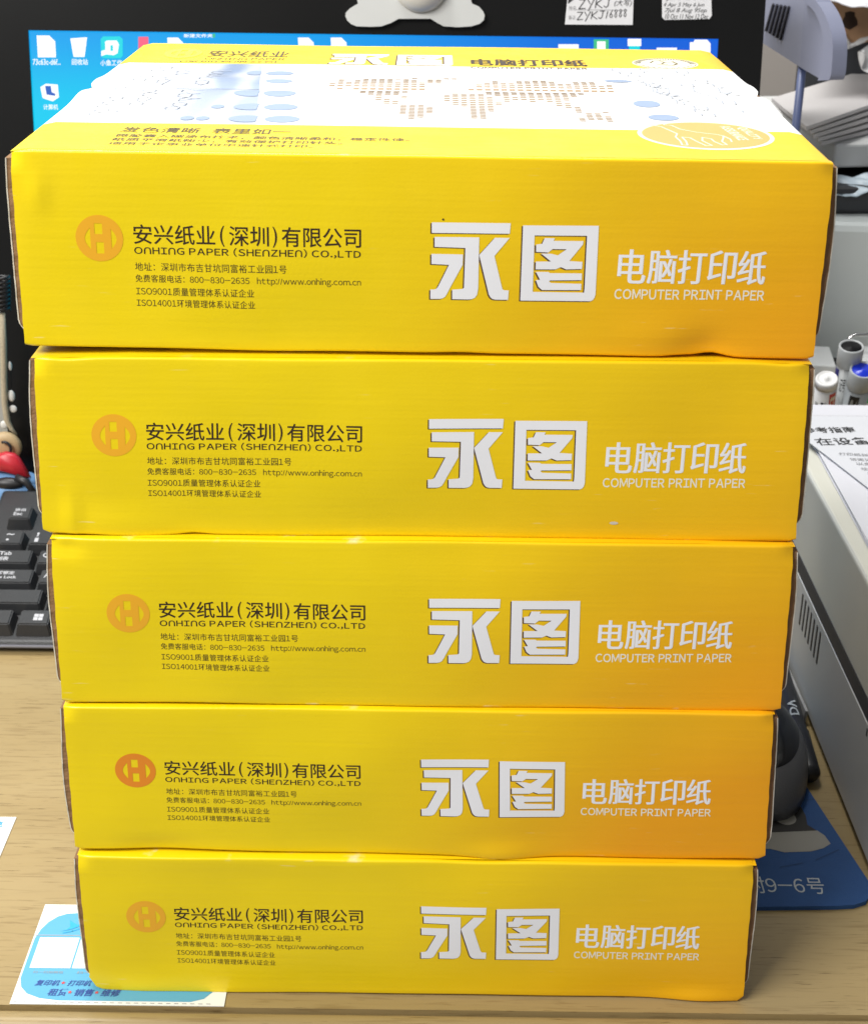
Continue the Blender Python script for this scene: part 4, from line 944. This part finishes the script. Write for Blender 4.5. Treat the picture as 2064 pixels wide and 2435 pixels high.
def crumple(name, pts, m, label, cat, amp, seed, n=22, parent=None):
    """a creased sheet between four corners with a little thickness"""
    r = random.Random(seed); ph = [(r.uniform(3, 9), r.uniform(3, 9), r.uniform(0, 6), r.uniform(.4, 1)) for _ in range(6)]
    a, b2, c, d = [Vector(p) for p in pts]; nrm = (b2 - a).cross(d - a).normalized(); vs = []
    for off in (0, .0006):
        for j in range(n + 1):
            for i in range(n + 1):
                u, v = i / n, j / n
                q = (a * (1 - u) + b2 * u) * (1 - v) + (d * (1 - u) + c * u) * v
                h = sum(w_ * abs(math.sin(f1 * u + f2 * v + p)) for f1, f2, p, w_ in ph) / 3 - .5
                vs.append(q + nrm * (h * amp + off))
    k = (n + 1) ** 2
    fs = [(j * (n + 1) + i, j * (n + 1) + i + 1, (j + 1) * (n + 1) + i + 1, (j + 1) * (n + 1) + i) for j in range(n) for i in range(n)]
    fs += [tuple(q + k for q in f[::-1]) for f in fs]
    rim = [j for j in range(n + 1)] + [(j + 1) * (n + 1) - 1 for j in range(1, n + 1)] + [n * (n + 1) + n - j for j in range(1, n + 1)] + [(n - j) * (n + 1) for j in range(1, n)]
    fs += [(rim[i], rim[(i + 1) % len(rim)], rim[(i + 1) % len(rim)] + k, rim[i] + k) for i in range(len(rim))]
    o = link(name, vs, fs, m, parent, True)
    if label: tag(o, label, cat)
    return o
M_lb = mat('pale blue plastic bag', (.48, .58, .66), .4, .08, 30)
crumple('plastic_bag', [aty(1985, 474, .63), aty(2110, 462, .63), aty(2110, 415, .66), aty(1985, 428, .66)], M_lb, 'pale blue crumpled bag lying below the flat white box', 'bag', .006, 4)
# desk tray of bluish grey plastic on a blue rod
M_tray = mat('bluish grey tray plastic', (.20, .215, .30), .45, .06, 12, .1, 900); M_rod = mat('blue rod', (.10, .13, .27), .4, .1, 30); M_slot = mat('dark slot', (.02, .02, .03), .6)
tray = thing('document_tray', 'bluish grey plastic document tray with slots on a blue rod', 'tray', aty(1902, 158, .575))
T0 = aty(1902, 158, .575)
PA, PB, PC, PD = aty(1790, 86, .665) - T0, Vector((0, 0, 0)), aty(1954, 196, .545) - T0, aty(1988, 193, .550) - T0
def wallp(name, a, b2, z0a, z0b, z1, th, m, parent):
    d = Vector((b2.x - a.x, b2.y - a.y, 0)).normalized(); nn = Vector((d.y, -d.x, 0)) * th
    vs = [Vector((a.x, a.y, z0a)), Vector((b2.x, b2.y, z0b)), Vector((b2.x, b2.y, z1)), Vector((a.x, a.y, z1))]
    vs = vs + [v - nn for v in vs]
    return link(name, vs, [(0, 1, 2, 3), (7, 6, 5, 4), (0, 4, 5, 1), (1, 5, 6, 2), (2, 6, 7, 3), (3, 7, 4, 0)], m, parent)
sidew = wallp('side_wall', PA, PB, PA.z, 0, .16, .004, M_tray, tray)
d_ = Vector((PB.x - PA.x, PB.y - PA.y, 0)); dl = d_.length; d_.normalize(); nf = Vector((d_.y, -d_.x, 0))
for i in range(5):
    ta, tb = aty(1842 + i * 9.2, 8 + i * 1.5, .60), aty(1824 + i * 8.4, 72 + i * 5.2, .60)
    pts = []
    for q in (ta, tb):
        dd = (q - CAM); t_ = (T0 + PA - CAM).dot(nf) / dd.dot(nf); pts.append(CAM + dd * t_ - T0 + nf * .0008)
    bm = bmesh.new(); tube(bm, pts, .0012, 6); linkbm('slot', bm, M_slot, sidew)
# front leaf with a curved edge, and its thick rim
lpn = Vector((PC.y - PB.y, -(PC.x - PB.x), 0)).normalized()
def lp(px, py, off=0.0): return at(px, py, T0 + lpn * off, lpn)
inner = [(1919, -60), (1921, 2), (1934, 12), (1945, 22), (1953, 34), (1959, 48), (1965, 66), (1969, 84), (1971, 104), (1970, 130), (1966, 155), (1961, 178), (1956, 190)]
def chaikin(p, n=2):
    for _ in range(n):
        q = [p[0]]
        for a, b2 in zip(p, p[1:]): q += [(a[0] * .75 + b2[0] * .25, a[1] * .75 + b2[1] * .25), (a[0] * .25 + b2[0] * .75, a[1] * .25 + b2[1] * .75)]
        p = q + [p[-1]]
    return p
inner = chaikin(inner)
def lextr(name, pts, o0, o1):
    bm = bmesh.new(); a = [bm.verts.new(lp(x, y) - T0 + lpn * o0) for x, y in pts]; b2 = [bm.verts.new(lp(x, y) - T0 + lpn * o1) for x, y in pts]
    bm.faces.new(a); bm.faces.new(b2[::-1])
    for i in range(len(pts)): bm.faces.new((a[i], a[(i + 1) % len(pts)], b2[(i + 1) % len(pts)], b2[i]))
    linkbm(name, bm, M_tray, tray)
lextr('front_leaf', inner + [(1901, 158)], .0, -.004)
lextr('rim', inner + chaikin([(1984, 189), (1989, 176), (1992, 140), (1993, 105), (1990, 80), (1984, 58), (1975, 34), (1962, 12), (1950, -2), (1940, -60)]), .004, -.007)
q = aty(1907, 168, .580) - T0
bm = bmesh.new(); tube(bm, [(q.x, q.y, q.z + .004), (q.x, q.y, .0005 - T0.z)], .0030, 16); linkbm('rod', bm, M_rod, tray, True)
# fanned paper piles
M_pf = mat('grey white paper pile', (.52, .50, .50), .65, .06, 15)
PLAB = ['topmost fanned grey white paper pile behind the blue rod', 'second fanned paper pile counted from the top, behind the blue rod', 'third fanned paper pile counted from the top, behind the blue rod', 'fourth fanned paper pile counted from the top, behind the blue rod', 'lowest fanned paper pile, just above the flat white box']
for i in range(5):
    z1 = .2640 - i * .0048
    p1, p2, p3 = atz(1835 + i * 5, 232 + i * 6, z1), atz(1918 + i * 9, 300 + i * 9, z1), atz(2064, 249 + i * 15, z1)
    e1 = (p3 - p2); pts = [p1, p2, p2 + e1 * 2.2, p1 + e1 * 2.2]
    pile('paper_pile', [(p.x, p.y) for p in pts], z1 - .0030, z1, M_pf, PLAB[i])['group'] = 'fanned paper piles'
M_gb = mat('grey brown box board', (.26, .24, .225), .7, .06, 10); M_lt = mat('pale blue grey board', (.45, .48, .52), .5)
gb = cuboid('storage_box', .27, .62, .895, 1.10, .0, .36, M_gb, 'grey brown storage box behind the document tray and the monitor edge', 'box', .004, -.30)
gb2 = cuboid('pale_board', .232, .246, .70, .80, .0, .262, M_lt, 'narrow pale grey board standing right behind the monitor edge', 'board', .001, -.1)
# kraft bag with a round hole, loose white papers on the tray
M_kr = mat('kraft brown board', (.33, .19, .10), .75, .12, 30)
kp = lambda off: (lambda x, y: Vector((x, .80 + off, y)))
def kxy(px, py): p = aty(px, py, .80); return p.x, p.z
kb_ = thing('kraft_box', 'brown kraft board box with a round hole, open towards the tray', 'box', (0, 0, 0))
slab('front_board', [kxy(*p) for p in ((1968, -30), (1972, 22), (1990, 74), (2014, 112), (2064, 98), (2130, 80), (2130, -30))], [[kxy(2022 + 19 * math.cos(a * .5236) + 4 * math.sin(a * 2.1), 48 + 23 * math.sin(a * .5236)) for a in range(12)]], .0, .003, kp, M_kr, kb_)
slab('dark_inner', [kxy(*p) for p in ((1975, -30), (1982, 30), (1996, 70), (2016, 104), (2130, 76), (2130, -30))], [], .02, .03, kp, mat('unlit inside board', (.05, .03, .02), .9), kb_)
M_cr = mat('creased white paper', (.66, .66, .66), .7, .05, 30)
crumple('creased_paper', [aty(1986, 76, .78), aty(2016, 118, .77), aty(2021, 108, .79), aty(1994, 70, .80)], M_cr, 'white creased paper corner below the brown kraft box', 'paper', .003, 9)
crumple('creased_paper', [aty(2014, 118, .77), aty(2110, 80, .77), aty(2110, 70, .79), aty(2018, 110, .79)], M_cr, 'long white creased paper edge running under the brown kraft box', 'paper', .003, 10)
crumple('creased_paper', [aty(2026, 132, .74), aty(2068, 210, .73), aty(2110, 170, .76), aty(2070, 100, .78)], M_cr, 'large white creased paper hanging at the right of the tray', 'paper', .012, 12)
crumple('loose_sheet', [aty(1922, 4, .74), aty(2110, 34, .74), aty(2110, -40, .90), aty(1940, -40, .90)], M_pap, 'loose white sheet lying over the brown kraft box', 'paper', .006, 13)
cuboid('dark_panel', .325, .60, .862, .88, .0, .34, M_drk, 'dark panel standing behind the tray below the kraft box', 'case', .003)  # thin dark panel filling the black gap below the kraft box
